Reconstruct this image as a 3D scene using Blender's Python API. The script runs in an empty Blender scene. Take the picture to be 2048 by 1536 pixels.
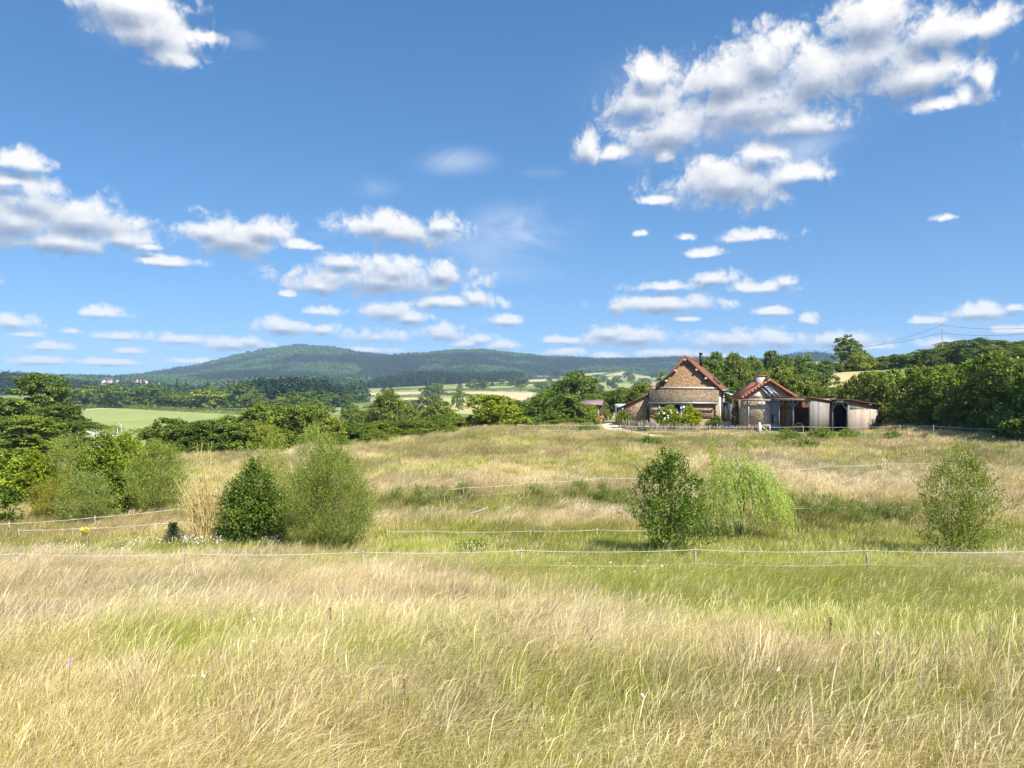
import bpy, math, random
import numpy as np
from mathutils import Vector, Matrix

R = math.radians
scene = bpy.context.scene
COL = scene.collection
rng = np.random.default_rng(11)

# ---------------------------------------------------------------- camera
F, CX, CY = 1540.0, 1024.0, 768.0          # focal length and centre of a 2048 px wide view
cam_d = bpy.data.cameras.new("camera")
cam_d.sensor_width = 36.0
cam_d.lens = 36.0 * F / 2048.0
cam_d.clip_start = 0.1
cam_d.clip_end = 20000.0
cam = bpy.data.objects.new("camera", cam_d)
cam.location = (0, 0, 0)                   # eye level is z = 0; the meadow starts 1.7 m below
cam.rotation_euler = (R(90), 0, 0)
COL.objects.link(cam)
scene.camera = cam

# ---------------------------------------------------------------- sun, exposure
SUN_AZ, SUN_EL = R(42), R(50)              # from behind the camera to its right
sd = bpy.data.lights.new("sun", "SUN")
sd.energy = 5.0
sd.angle = R(0.5)
sd.color = (1.0, 0.95, 0.86)
sun = bpy.data.objects.new("sun", sd)
to_sun = Vector((math.sin(SUN_AZ) * math.cos(SUN_EL), -math.cos(SUN_AZ) * math.cos(SUN_EL), math.sin(SUN_EL)))
sun.rotation_euler = to_sun.to_track_quat('Z', 'Y').to_euler()
sun.location = to_sun * 300
COL.objects.link(sun)

scene.view_settings.view_transform = 'Standard'
scene.view_settings.look = 'None'
scene.view_settings.gamma = 1.0
scene.view_settings.exposure = 0.87
scene.view_settings.use_curve_mapping = False
scene.render.engine = 'CYCLES'
cy = scene.cycles
cy.max_bounces = 6
cy.diffuse_bounces = 3
cy.glossy_bounces = 2
cy.transmission_bounces = 4
cy.volume_bounces = 0
cy.transparent_max_bounces = 8
cy.use_denoising = True
cy.caustics_reflective = False
cy.caustics_refractive = False
cy.sample_clamp_indirect = 6.0

# ---------------------------------------------------------------- sky with fair-weather clouds
world = bpy.data.worlds.new("World")
scene.world = world
world.use_nodes = True


def px_dir(px, py):
    """azimuth and elevation of a direction given in the 2048 x 1536 view"""
    u, v = (px - CX) / F, (CY - py) / F
    return math.atan(u), math.atan2(v, math.sqrt(1 + u * u))


# cumulus lobes (centre x, centre y, half width, half height)
CLOUDS = [
    (300, 62, 95, 55), (345, 112, 62, 30), (265, 8, 110, 45), (405, 72, 36, 14),
    (40, 325, 66, 22), (20, 362, 70, 18), (60, 402, 88, 50), (165, 440, 120, 42), (30, 445, 120, 62), (245, 478, 62, 22),
    (115, 482, 160, 26), (295, 494, 32, 7),
    (470, 478, 92, 40), (525, 462, 50, 26), (420, 462, 40, 22), (335, 522, 68, 12), (603, 490, 40, 12),
    (800, 464, 106, 32), (760, 452, 60, 26), (880, 450, 38, 20), (690, 524, 48, 18), (760, 562, 164, 34), (785, 544, 62, 30),
    (882, 548, 44, 26), (640, 572, 48, 20), (637, 623, 38, 12), (778, 624, 44, 24), (820, 636, 42, 16), (915, 606, 74, 16),
    (950, 598, 36, 16), (875, 602, 24, 12), (1012, 642, 38, 12), (575, 588, 20, 8),
    (565, 655, 62, 18), (648, 660, 26, 14), (755, 674, 58, 18), (878, 668, 56, 18), (940, 688, 40, 10), (1000, 692, 50, 13), (962, 680, 28, 14),
    (470, 690, 58, 14), (500, 684, 28, 14), (365, 680, 46, 13), (240, 673, 58, 11), (265, 702, 32, 8), (202, 627, 46, 13), (28, 646, 46, 17),
    (40, 668, 36, 9), (80, 722, 70, 10), (100, 694, 44, 9), (150, 662, 26, 9), (725, 700, 60, 8), (215, 725, 60, 8), (385, 722, 50, 7),
    (1302, 152, 54, 36), (1285, 200, 72, 56), (1335, 262, 96, 58), (1455, 158, 96, 64), (1530, 120, 84, 66), (1505, 212, 170, 66),
    (1640, 150, 110, 76), (1590, 246, 100, 34), (1745, 120, 120, 80), (1745, 40, 92, 70), (1860, 60, 110, 56), (1962, 52, 84, 36),
    (1830, 150, 120, 46), (1962, 152, 22, 42), (1885, 208, 66, 18), (1935, 190, 34, 26), (1180, 300, 25, 40), (1228, 304, 40, 20), (1330, 310, 20, 20),
    (1462, 366, 124, 60), (1520, 312, 50, 32), (1585, 350, 52, 24), (1318, 400, 40, 10), (1628, 346, 34, 24),
    (1512, 472, 52, 14), (1410, 507, 32, 11), (1370, 475, 20, 8), (1282, 467, 14, 7), (1893, 435, 24, 8),
    (1340, 610, 140, 20), (1228, 612, 25, 20), (1430, 556, 36, 16), (1325, 573, 66, 12), (1520, 577, 62, 14), (1572, 562, 20, 15),
    (1540, 623, 40, 10), (1616, 641, 19, 14), (1380, 638, 30, 6), (1268, 677, 88, 20), (1220, 668, 36, 18), (1122, 681, 36, 8), (1125, 706, 36, 13),
    (1222, 714, 34, 12), (1335, 708, 66, 12), (1465, 682, 72, 20), (1560, 682, 76, 18), (1680, 682, 84, 17), (1745, 694, 50, 9), (1870, 641, 44, 9),
    (1955, 626, 72, 16), (2030, 616, 30, 10), (1880, 688, 60, 12), (2060, 660, 70, 12),
    (1420, 716, 60, 9), (-120, 300, 90, 40), (-200, 560, 140, 40), (2220, 250, 140, 60), (2300, 520, 120, 34), (2180, 420, 70, 20),
]
# thin wisps (centre x, centre y, half width, half height, strength)
WISPS = [(1055, 462, 130, 72, .62), (905, 322, 95, 34, .50), (735, 372, 70, 30, .26), (960, 500, 170, 60, .30), (1000, 545, 190, 26, .25),
         (660, 480, 60, 26, .25), (1085, 346, 50, 12, .2), (1460, 205, 330, 170, .22), (1610, 300, 120, 40, .5), (1270, 300, 60, 40, .4), (480, 80, 60, 22, .35), (210, 40, 70, 60, .3),
         (200, 720, 380, 46, .36), (1700, 700, 420, 30, .3), (760, 715, 420, 26, .35), (1930, 652, 130, 26, .4)]


class Tree:
    """short hands for adding nodes to one node tree"""

    def __init__(self, nt):
        self.nt = nt

    def N(self, t, **kw):
        n = self.nt.nodes.new(t)
        for k, v in kw.items():
            setattr(n, k, v)
        return n

    def L(self, a, b):
        self.nt.links.new(a, b)

    def put(self, n, args):
        for i, s in enumerate(args):
            if s is None:
                continue
            if isinstance(s, (int, float, tuple)):
                n.inputs[i].default_value = s
            else:
                self.L(s, n.inputs[i])
        return n

    def M(self, op, a, b=None, clamp=False):
        return self.put(self.N('ShaderNodeMath', operation=op, use_clamp=clamp), (a, b)).outputs[0]

    def VM(self, op, a, b=None, c=None):
        n = self.put(self.N('ShaderNodeVectorMath', operation=op), (a, b, c))
        return n.outputs['Value'] if op == 'LENGTH' else n.outputs[0]

    def SS(self, x, a, b, top=1.0):
        return self.put(self.N('ShaderNodeMapRange', interpolation_type='SMOOTHSTEP'), (x, a, b, None, top)).outputs[0]

    def mixc(self, fac, a, b):
        n = self.N('ShaderNodeMix', data_type='RGBA')
        for k, v in (('Factor', fac), ('A', a), ('B', b)):
            s = [i for i in n.inputs if i.name == k and (i.type == 'RGBA' if k != 'Factor' else i.type == 'VALUE')][0]
            if isinstance(v, (int, float, tuple)):
                s.default_value = v
            else:
                self.L(v, s)
        return [o for o in n.outputs if o.type == 'RGBA'][0]


def build_world():
    nt = world.node_tree
    nt.nodes.clear()
    W = Tree(nt)
    N, L, M, VM, SS = W.N, W.L, W.M, W.VM, W.SS

    sky = N('ShaderNodeTexSky', sky_type='NISHITA')
    sky.sun_disc = False
    sky.sun_elevation = SUN_EL
    sky.sun_rotation = math.pi - SUN_AZ
    sky.altitude = 400
    sky.air_density = 1.0
    sky.dust_density = 0.6
    sky.ozone_density = 2.2
    tc = N('ShaderNodeTexCoord')
    D = tc.outputs['Generated']
    # the sky a few degrees up is used down to the skyline: no yellow band there
    L(VM('NORMALIZE', VM('ADD', D, (0, 0, 0.13)), None), sky.inputs[0])
    hs = N('ShaderNodeHueSaturation')
    hs.inputs['Hue'].default_value = 0.499
    hs.inputs['Saturation'].default_value = SKY_SAT
    hs.inputs['Value'].default_value = SKY_VAL
    L(sky.outputs[0], hs.inputs['Color'])
    blue = hs.outputs[0]

    def background(colour, T=W):
        b = T.N('ShaderNodeBackground')
        b.inputs['Strength'].default_value = 0.092
        T.L(colour, b.inputs['Color'])
        return b.outputs[0]

    plain = background(blue)
    sep = N('ShaderNodeSeparateXYZ')
    L(D, sep.inputs[0])
    az = M('ARCTAN2', sep.outputs[0], sep.outputs[1])
    el = M('ARCSINE', sep.outputs[2])
    Pn = N('ShaderNodeCombineXYZ')
    L(az, Pn.inputs[0])
    L(el, Pn.inputs[1])
    P = Pn.outputs[0]

    def detail(P):
        """fractal offset of a cloud's outline and relief"""
        n1 = N('ShaderNodeTexNoise', noise_dimensions='2D')
        n1.inputs['Scale'].default_value = 26.0
        n1.inputs['Detail'].default_value = 6.0
        n1.inputs['Roughness'].default_value = 0.58
        L(P, n1.inputs['Vector'])
        n2 = N('ShaderNodeTexVoronoi', voronoi_dimensions='2D', feature='F1')
        n2.inputs['Scale'].default_value = 44.0
        n2.inputs['Detail'].default_value = 1.0
        n2.inputs['Roughness'].default_value = 0.55
        n2.inputs['Lacunarity'].default_value = 2.6
        L(VM('MULTIPLY_ADD', n1.outputs['Color'], (0.05, 0.05, 0), P), n2.inputs['Vector'])
        t1 = M('MULTIPLY', M('SUBTRACT', n1.outputs[0], 0.5), 1.42)
        t2 = M('MULTIPLY', M('SUBTRACT', 0.38, n2.outputs['Distance']), 0.42)
        return M('ADD', t1, t2)

    # a second sample a little nearer the sun: the difference is how much cloud the light crosses
    k = M('ADD', M('MAXIMUM', el, 0.0), 0.10)
    kk = N('ShaderNodeCombineXYZ')
    for i in range(2):
        L(k, kk.inputs[i])
    P2 = VM('MULTIPLY_ADD', kk.outputs[0], (0.012, 0.042, 0), P)
    ta, tb = detail(P), detail(P2)
    up = SS(el, 0.002, 0.02)
    wn = N('ShaderNodeTexNoise', noise_dimensions='2D')
    L(VM('MULTIPLY', P, (7.0, 15.0, 0)), wn.inputs['Vector'])
    wn.inputs['Scale'].default_value = 1.0
    wn.inputs['Detail'].default_value = 6.0
    wn.inputs['Roughness'].default_value = 0.58
    wn.inputs['Distortion'].default_value = 0.5
    wnoise = SS(wn.outputs[0], 0.30, 0.68)

    def oval(cx, cyy, rx, ry, grow):
        a, e = px_dir(cx, cyy)
        a0, a1 = px_dir(cx - rx, cyy)[0], px_dir(cx + rx, cyy)[0]
        e0, e1 = px_dir(cx, cyy + ry)[1], px_dir(cx, cyy - ry)[1]
        return a, e, (a1 - a0) / 2 * grow, (e1 - e0) / 2 * grow

    CL = [oval(*c, 1.56) for c in CLOUDS]
    WS = [oval(*c[:4], 1.25) + (c[4],) for c in WISPS]

    def field(T, P, lobes):
        acc = None
        for (a, e, ra, re) in lobes:
            v = T.VM('MULTIPLY_ADD', P, (1 / ra, 1 / re, 0), (-a / ra, -e / re, 0))
            v = T.VM('LENGTH', T.VM('MAXIMUM', v, T.VM('MULTIPLY', v, (-1, -1.3, 0))))
            if acc is None:
                acc = v
            else:
                acc = T.put(T.N('ShaderNodeMath', operation='SMOOTH_MIN'), (acc, v, 0.22)).outputs[0]
        return T.M('SUBTRACT', 1.0, acc)

    def tile(lobes, wisps):
        if not lobes and not wisps:
            return plain
        g = bpy.data.node_groups.new("cloud_tile", 'ShaderNodeTree')
        names = ('P', 'P2', 'blue', 'up', 'ta', 'tb', 'wnoise')
        for nm in names:
            g.interface.new_socket(nm, in_out='INPUT', socket_type='NodeSocketVector' if nm in ('P', 'P2') else ('NodeSocketColor' if nm == 'blue' else 'NodeSocketFloat'))
        g.interface.new_socket("sky", in_out='OUTPUT', socket_type='NodeSocketShader')
        T = Tree(g)
        gi, go = T.N('NodeGroupInput'), T.N('NodeGroupOutput')
        I = {nm: gi.outputs[i] for i, nm in enumerate(names)}
        colour = I['blue']
        if wisps:
            acc = None
            for (a, e, ra, re, st) in wisps:
                s = T.SS(T.VM('LENGTH', T.VM('MULTIPLY_ADD', I['P'], (1 / ra, 1 / re, 0), (-a / ra, -e / re, 0))), 1.0, 0.0, st)
                acc = s if acc is None else T.M('MAXIMUM', acc, s)
            colour = T.mixc(T.M('MULTIPLY', T.M('MULTIPLY', acc, I['wnoise']), I['up']), colour, (4.8, 5.1, 5.9, 1))
        if lobes:
            ea, eb = field(T, I['P'], lobes), field(T, I['P2'], lobes)
            f = T.M('ADD', ea, I['ta'])
            alpha = T.M('MULTIPLY', T.SS(f, -0.06, 0.62), I['up'])
            macro = T.M('MULTIPLY', T.M('SUBTRACT', ea, eb), 1.35)
            micro = T.M('MULTIPLY', T.M('SUBTRACT', I['ta'], I['tb']), 0.34)
            thick = T.M('MULTIPLY', T.SS(T.M('ADD', ea, T.M('MULTIPLY', I['ta'], 0.3)), 0.30, 0.85), -0.27)
            lit = T.M('ADD', T.M('ADD', macro, micro), T.M('ADD', thick, 0.68), True)
            ramp = T.N('ShaderNodeValToRGB')
            e = ramp.color_ramp.elements
            e[0].position, e[0].color = 0.0, (0.24, 0.31, 0.45, 1)
            e[1].position, e[1].color = 1.0, (1.0, 0.98, 0.95, 1)
            x = e.new(0.36)
            x.color = (0.42, 0.48, 0.60, 1)
            x = e.new(0.68)
            x.color = (0.74, 0.765, 0.82, 1)
            T.L(lit, ramp.inputs[0])
            sc = T.N('ShaderNodeVectorMath', operation='SCALE')
            T.L(ramp.outputs[0], sc.inputs[0])
            sc.inputs['Scale'].default_value = CLOUD_LIGHT
            colour = T.mixc(alpha, colour, sc.outputs[0])
        T.L(background(colour, T), go.inputs[0])
        n = N('ShaderNodeGroup', node_tree=g)
        for i, src in enumerate((P, P2, blue, up, ta, tb, wnoise)):
            L(src, n.inputs[i])
        return n.outputs[0]

    def mix(fac, a, b):
        if a is b:
            return a
        m = N('ShaderNodeMixShader')
        L(fac, m.inputs[0])
        L(a, m.inputs[1])
        L(b, m.inputs[2])
        return m.outputs[0]

    def build(box, lobes, wisps, depth=0):
        """cut the sky into tiles so that each looks up only the clouds it can hold"""
        a0, a1, e0, e1 = box
        near = lambda o, r: a0 < o[0] + o[2] * r and a1 > o[0] - o[2] * r and e0 < o[1] + o[3] * r and e1 > o[1] - o[3] * r
        lobes = [o for o in lobes if near(o, 1.75)]
        wisps = [o for o in wisps if near(o, 1.0)]
        if len(lobes) + len(wisps) <= 12 or depth >= 6:
            return tile(lobes, wisps)
        if (a1 - a0) > (e1 - e0) * 1.3:
            m = (a0 + a1) / 2
            return mix(M('GREATER_THAN', az, m), build((a0, m, e0, e1), lobes, wisps, depth + 1), build((m, a1, e0, e1), lobes, wisps, depth + 1))
        m = (e0 + e1) / 2
        return mix(M('GREATER_THAN', el, m), build((a0, a1, e0, m), lobes, wisps, depth + 1), build((a0, a1, m, e1), lobes, wisps, depth + 1))

    view = M('MULTIPLY', M('LESS_THAN', M('ABSOLUTE', az), 0.96), M('MULTIPLY', M('GREATER_THAN', el, 0.0), M('LESS_THAN', el, 0.64)))
    out = N('ShaderNodeOutputWorld')
    L(mix(view, plain, build((-0.96, 0.96, 0.0, 0.64), CL, WS)), out.inputs[0])
    world.cycles.sampling_method = 'MANUAL'
    world.cycles.sample_map_resolution = 512


SKY_SAT, SKY_VAL, CLOUD_LIGHT = 1.28, 1.08, 6.3
build_world()


# ================================================================ helpers
def tag(o, label=None, cat=None, group=None, kind=None):
    if label:
        o["label"] = label
    if cat:
        o["category"] = cat
    if group:
        o["group"] = group
    if kind:
        o["kind"] = kind
    return o


def empty(name, loc, rz=0.0):
    o = bpy.data.objects.new(name, None)
    o.location = loc
    o.rotation_euler = (0, 0, rz)
    o.empty_display_size = 0.3
    COL.objects.link(o)
    return o


def link(name, me, parent=None, mat=None):
    o = bpy.data.objects.new(name, me)
    if mat is not None and len(me.materials) == 0:
        me.materials.append(mat)
    if parent is not None:
        o.parent = parent
    COL.objects.link(o)
    return o


def make_mesh(name, verts, faces, attrs=None, smooth=False, mats=None, midx=None):
    """verts (N,3); faces: list of integer arrays (M,k), k corners each"""
    me = bpy.data.meshes.new(name)
    verts = np.asarray(verts, dtype=np.float32)
    faces = [np.asarray(f, dtype=np.int32) for f in faces if len(f)]
    nl = sum(f.size for f in faces)
    nf = sum(len(f) for f in faces)
    me.vertices.add(len(verts))
    me.vertices.foreach_set("co", verts.ravel())
    me.loops.add(nl)
    me.loops.foreach_set("vertex_index", np.concatenate([f.ravel() for f in faces]))
    me.polygons.add(nf)
    tot = np.concatenate([np.full(len(f), f.shape[1], dtype=np.int32) for f in faces])
    start = np.concatenate([[0], np.cumsum(tot)[:-1]]).astype(np.int32)
    me.polygons.foreach_set("loop_start", start)
    if smooth:
        me.polygons.foreach_set("use_smooth", np.ones(nf, dtype=bool))
    if midx is not None:
        me.polygons.foreach_set("material_index", np.asarray(midx, dtype=np.int32))
    for m in mats or []:
        me.materials.append(m)
    me.update(calc_edges=True)
    for k, v in (attrs or {}).items():
        v = np.asarray(v, dtype=np.float32)
        if v.ndim == 1:
            a = me.attributes.new(k, 'FLOAT', 'POINT')
            a.data.foreach_set("value", v)
        elif v.shape[1] == 4:
            a = me.attributes.new(k, 'FLOAT_COLOR', 'POINT')
            a.data.foreach_set("color", v.ravel())
        else:
            a = me.attributes.new(k, 'FLOAT_VECTOR', 'POINT')
            a.data.foreach_set("vector", v.ravel())
    return me


class MB:
    """collects boxes, tubes, prisms into one mesh"""

    def __init__(self):
        self.v, self.f = [], {}
        self.n = 0

    def add(self, verts, faces):
        b = self.n
        self.v.append(np.asarray(verts, dtype=float).reshape(-1, 3))
        self.n += len(self.v[-1])
        for f in faces:
            self.f.setdefault(len(f), []).append([i + b for i in f])
        return self

    def box(self, x0, x1, y0, y1, z0, z1):
        v = [(x0, y0, z0), (x1, y0, z0), (x1, y1, z0), (x0, y1, z0), (x0, y0, z1), (x1, y0, z1), (x1, y1, z1), (x0, y1, z1)]
        return self.add(v, [(0, 3, 2, 1), (4, 5, 6, 7), (0, 1, 5, 4), (1, 2, 6, 5), (2, 3, 7, 6), (3, 0, 4, 7)])

    def hexa(self, low, high):
        """eight corners: four below, four above, same order round"""
        return self.add(list(low) + list(high), [(0, 3, 2, 1), (4, 5, 6, 7), (0, 1, 5, 4), (1, 2, 6, 5), (2, 3, 7, 6), (3, 0, 4, 7)])

    def slab(self, quad, t):
        """a roof slab: four corners of its top, thickness t measured downwards"""
        return self.hexa([(x, y, z - t) for x, y, z in quad], quad)

    def prism(self, poly, y0, y1):
        """polygon in x,z pushed from y0 to y1"""
        n = len(poly)
        v = [(x, y0, z) for x, z in poly] + [(x, y1, z) for x, z in poly]
        return self.add(v, [tuple(range(n)), tuple(range(2 * n - 1, n - 1, -1))] + [(i, i + n, (i + 1) % n + n, (i + 1) % n) for i in range(n)])

    def beam(self, a, b, w, h=None):
        """square bar from a to b"""
        h = h or w
        a, b = Vector(a), Vector(b)
        d = (b - a).normalized()
        s = d.cross(Vector((0, 0, 1)))
        s = s.normalized() if s.length > 1e-4 else Vector((1, 0, 0))
        u = s.cross(d).normalized()
        q = [s * w / 2 + u * h / 2, -s * w / 2 + u * h / 2, -s * w / 2 - u * h / 2, s * w / 2 - u * h / 2]
        return self.hexa([a + k for k in q], [b + k for k in q])

    def tube(self, pts, radii, seg=6, cap=True):
        pts = [Vector(p) for p in pts]
        if isinstance(radii, (int, float)):
            radii = [radii] * len(pts)
        v, f = [], []
        prev = None
        for i, p in enumerate(pts):
            d = (pts[min(i + 1, len(pts) - 1)] - pts[max(i - 1, 0)]).normalized()
            ref = Vector((1, 0, 0)) if abs(d.x) < 0.8 else Vector((0, 1, 0))
            s = d.cross(ref).normalized() if prev is None else (prev - d * prev.dot(d)).normalized()
            prev = s
            t = d.cross(s)
            for k in range(seg):
                a = 2 * math.pi * k / seg
                v.append(p + (s * math.cos(a) + t * math.sin(a)) * radii[i])
        for i in range(len(pts) - 1):
            for k in range(seg):
                a, b = i * seg + k, i * seg + (k + 1) % seg
                f.append((a, b, b + seg, a + seg))
        if cap:
            f.append(tuple(range(seg))[::-1])
            f.append(tuple(range((len(pts) - 1) * seg, len(pts) * seg)))
        return self.add([tuple(x) for x in v], f)

    def mesh(self, name, smooth=False):
        return make_mesh(name, np.concatenate(self.v), [np.array(x) for x in self.f.values()], smooth=smooth)

    def build(self, name, mat, parent=None, smooth=False):
        return link(name, self.mesh(name, smooth), parent, mat)


def new_mat(name):
    m = bpy.data.materials.new(name)
    m.use_nodes = True
    m.node_tree.nodes.clear()
    T = Tree(m.node_tree)
    T.out = T.N('ShaderNodeOutputMaterial')
    return m, T


def principled(T, col, rough=0.8, spec=0.3, metal=0.0, bump=None, bump_d=0.02, bump_s=0.6):
    p = T.N('ShaderNodeBsdfPrincipled')
    if isinstance(col, tuple):
        p.inputs['Base Color'].default_value = (*col[:3], 1)
    else:
        T.L(col, p.inputs['Base Color'])
    if isinstance(rough, (int, float)):
        p.inputs['Roughness'].default_value = rough
    else:
        T.L(rough, p.inputs['Roughness'])
    p.inputs['Specular IOR Level'].default_value = spec
    p.inputs['Metallic'].default_value = metal
    if bump is not None:
        b = T.N('ShaderNodeBump')
        b.inputs['Distance'].default_value = bump_d
        b.inputs['Strength'].default_value = bump_s
        T.L(bump, b.inputs['Height'])
        T.L(b.outputs[0], p.inputs['Normal'])
    T.L(p.outputs[0], T.out.inputs[0])
    return p


def noise_node(T, vec, scale, detail=4.0, rough=0.55):
    n = T.N('ShaderNodeTexNoise')
    n.inputs['Scale'].default_value = scale
    n.inputs['Detail'].default_value = detail
    n.inputs['Roughness'].default_value = rough
    if vec is not None:
        T.L(vec, n.inputs['Vector'])
    return n.outputs[0]


def ramp_node(T, fac, stops):
    r = T.N('ShaderNodeValToRGB')
    e = r.color_ramp.elements
    e[0].position, e[0].color = stops[0][0], (*stops[0][1], 1)
    e[1].position, e[1].color = stops[-1][0], (*stops[-1][1], 1)
    for p, c in stops[1:-1]:
        x = e.new(p)
        x.color = (*c, 1)
    T.L(fac, r.inputs[0])
    return r.outputs[0]


def obj_coord(T):
    return T.N('ShaderNodeTexCoord').outputs['Object']


def plain_mat(name, col, rough=0.8, spec=0.3, metal=0.0, vary=0.25, scale=6.0):
    m, T = new_mat(name)
    n = noise_node(T, obj_coord(T), scale, 5.0)
    lo = tuple(c * (1 - vary) for c in col)
    hi = tuple(min(1, c * (1 + vary)) for c in col)
    principled(T, ramp_node(T, n, [(0.3, lo), (0.7, hi)]), rough, spec, metal)
    return m


# ---------------------------------------------------------------- value noise in numpy
_perm = np.random.default_rng(5).random((256, 256))


def vnoise(x, y):
    xi, yi = np.floor(x).astype(int), np.floor(y).astype(int)
    fx, fy = x - xi, y - yi
    fx, fy = fx * fx * (3 - 2 * fx), fy * fy * (3 - 2 * fy)
    g = lambda a, b: _perm[a & 255, b & 255]
    return (g(xi, yi) * (1 - fx) + g(xi + 1, yi) * fx) * (1 - fy) + (g(xi, yi + 1) * (1 - fx) + g(xi + 1, yi + 1) * fx) * fy


def fbm(x, y, o=4, rough=0.5):
    s, a, t = 0, 1.0, 0
    for i in range(o):
        s = s + a * vnoise(x * 2 ** i + 17.3 * i, y * 2 ** i + 9.1 * i)
        t += a
        a *= rough
    return s / t


# ================================================================ terrain
DK = np.array([0, 5, 10, 15, 22, 28, 34, 45, 60, 75, 90, 110, 150, 200, 240, 280, 320, 400, 520, 700, 1000, 1500, 2000], float)
NEAR = [-1.72, -2.55, -3.45, -4.4, -5.6, -6.4, -6.85]
COLS = {
    -300: [-7.2, -8.4, -9.6, -11, -12.5, -15, -16.2, -16.4, -16.4, -16.5, -16.6, -16.8, -16, -10, 5, 5],
    0: [-7.0, -8.0, -9.0, -10, -11.7, -14.3, -16, -16.2, -16.2, -16.3, -16.5, -16.8, -17, -10, 3, 5],
    200: [-6.85, -7.0, -7.6, -9, -11, -14, -16, -16.1, -16.2, -16.3, -16.5, -16.8, -17.5, -14, 0, 3],
    400: [-6.7, -6.3, -6.2, -7, -9.5, -13, -16, -16.2, -16.3, -16.4, -16.6, -17, -18, -18, -12, 0],
    700: [-6.6, -5.95, -5.75, -6.3, -8, -12, -16, -17, -17.5, -18, -18, -18, -17, -13, -3, 5],
    1024: [-6.6, -6.0, -5.4, -5.05, -6, -10, -14, -16, -17, -17.5, -18, -18, -16.5, -11, 5, 9],
    1200: [-6.6, -6.0, -5.4, -5.0, -5.2, -7, -9, -10, -11, -11.5, -12, -12, -12, -10, -2, 17],
    1400: [-6.6, -6.0, -5.4, -4.95, -4.8, -4.6, -4.5, -4.6, -5, -5.5, -6, -7, -8, -8, 0, 25],
    1700: [-6.5, -5.9, -5.25, -4.75, -3.8, -1.7, 3.2, 4.2, 4.8, 5.2, 3, -2, -6, -6, 0, 20],
    2048: [-6.2, -4.75, -3.6, -2.5, -0.8, 2, 6.0, 10, 14.3, 14.8, 10, 3, -3, -5, 0, 20],
    2350: [-5.6, -3.8, -2.2, -0.5, 2, 6, 10, 14, 18, 18, 14, 8, 2, 0, 5, 20],
}
CPX = np.array(sorted(COLS), float)
ZT = np.array([NEAR + COLS[int(c)] for c in CPX])
RIDGE = [(-300, 762), (0, 764), (100, 765), (230, 765), (300, 754), (400, 737), (480, 716), (540, 704), (600, 697), (660, 701), (720, 713), (780, 719),
         (850, 713), (900, 707), (960, 705), (1010, 710), (1060, 716), (1130, 722), (1200, 726), (1300, 727), (1360, 724), (1500, 727), (1700, 732), (2048, 740), (2350, 745)]
RPX = np.array([r[0] for r in RIDGE], float)
RZ = (CY - np.array([r[1] for r in RIDGE])) / F * 3000.0


def hermite(xk, yk, x):
    """cubic through (xk, yk[:, k]) evaluated for all rows at x -> (rows, n)"""
    s = np.diff(yk, axis=1) / np.diff(xk)
    m = np.zeros_like(yk)
    m[:, 1:-1] = np.where(s[:, 1:] * s[:, :-1] > 0, 2 * s[:, 1:] * s[:, :-1] / (s[:, 1:] + s[:, :-1] + 1e-12), 0)
    m[:, 0], m[:, -1] = s[:, 0], s[:, -1]
    x = np.clip(x, xk[0], xk[-1])
    i = np.clip(np.searchsorted(xk, x, side='right') - 1, 0, len(xk) - 2)
    h = xk[i + 1] - xk[i]
    t = (x - xk[i]) / h
    a, b = 2 * t ** 3 - 3 * t ** 2 + 1, t ** 3 - 2 * t ** 2 + t
    c, d = -2 * t ** 3 + 3 * t ** 2, t ** 3 - t ** 2
    return yk[:, i] * a + m[:, i] * (b * h) + yk[:, i + 1] * c + m[:, i + 1] * (d * h)


def smooth01(t):
    t = np.clip(t, 0, 1)
    return t * t * (3 - 2 * t)


def zpx(px, d):
    """ground height at view column px, depth d (arrays)"""
    px = np.clip(np.asarray(px, float), CPX[0], CPX[-1])
    d = np.asarray(d, float)
    px, d = np.broadcast_arrays(px, d)
    shp = px.shape
    px, d = px.ravel(), d.ravel()
    A = hermite(DK, ZT, d)
    i = np.clip(np.searchsorted(CPX, px, side='right') - 1, 0, len(CPX) - 2)
    t = smooth01((px - CPX[i]) / (CPX[i + 1] - CPX[i])) * 0.6 + 0.4 * (px - CPX[i]) / (CPX[i + 1] - CPX[i])
    n = np.arange(len(px))
    z = A[i, n] * (1 - t) + A[i + 1, n] * t
    z = np.where(d < 0, -1.72 + d * -0.10, z)
    zr = np.interp(px, RPX, RZ)
    x = (px - CX) / F * d
    s = np.clip((d - 2000) / 1000, 0, 1)
    rel = (fbm(x / 330.0 + 3.1, d / 420.0, 4) - 0.5) * 130 * np.sin(math.pi * s) * np.clip(zr / 60, 0.15, 1)
    far = z + (zr - z) * s ** 1.15 + rel
    far = np.where(d > 3000, zr + (-60 - zr) * smooth01((d - 3000) / 2500), far)
    z = np.where(d > 2000, far, z)
    # bumps of an uncut meadow, growing with distance
    amp = np.where(d < 110, 0.10, 0.25) * np.clip((d + 6) / 12, 0, 1)
    z = z + (fbm(x / 2.6 + 40, d / 2.6, 3) - 0.5) * amp
    return z.reshape(shp)


def zg(x, d):
    """ground height at a place x to the right, d ahead"""
    x, d = np.asarray(x, float), np.asarray(d, float)
    return zpx(CX + F * x / np.maximum(d, 3.0), d)


def at(px, d, up=0.0):
    x = (px - CX) / F * d
    return Vector((x, d, float(zg(x, d)) + up))


def hit(px, py, d0=120.0, d1=3200.0):
    """where the line of sight through px, py meets the ground beyond d0"""
    d = np.geomspace(d0, d1, 1500)
    z = zpx(np.full_like(d, px), d)
    ray = (CY - py) / F * d
    k = np.nonzero(z >= ray)[0]
    j = k[0] if len(k) else len(d) - 1
    return ((px - CX) / F * d[j], d[j])


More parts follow.
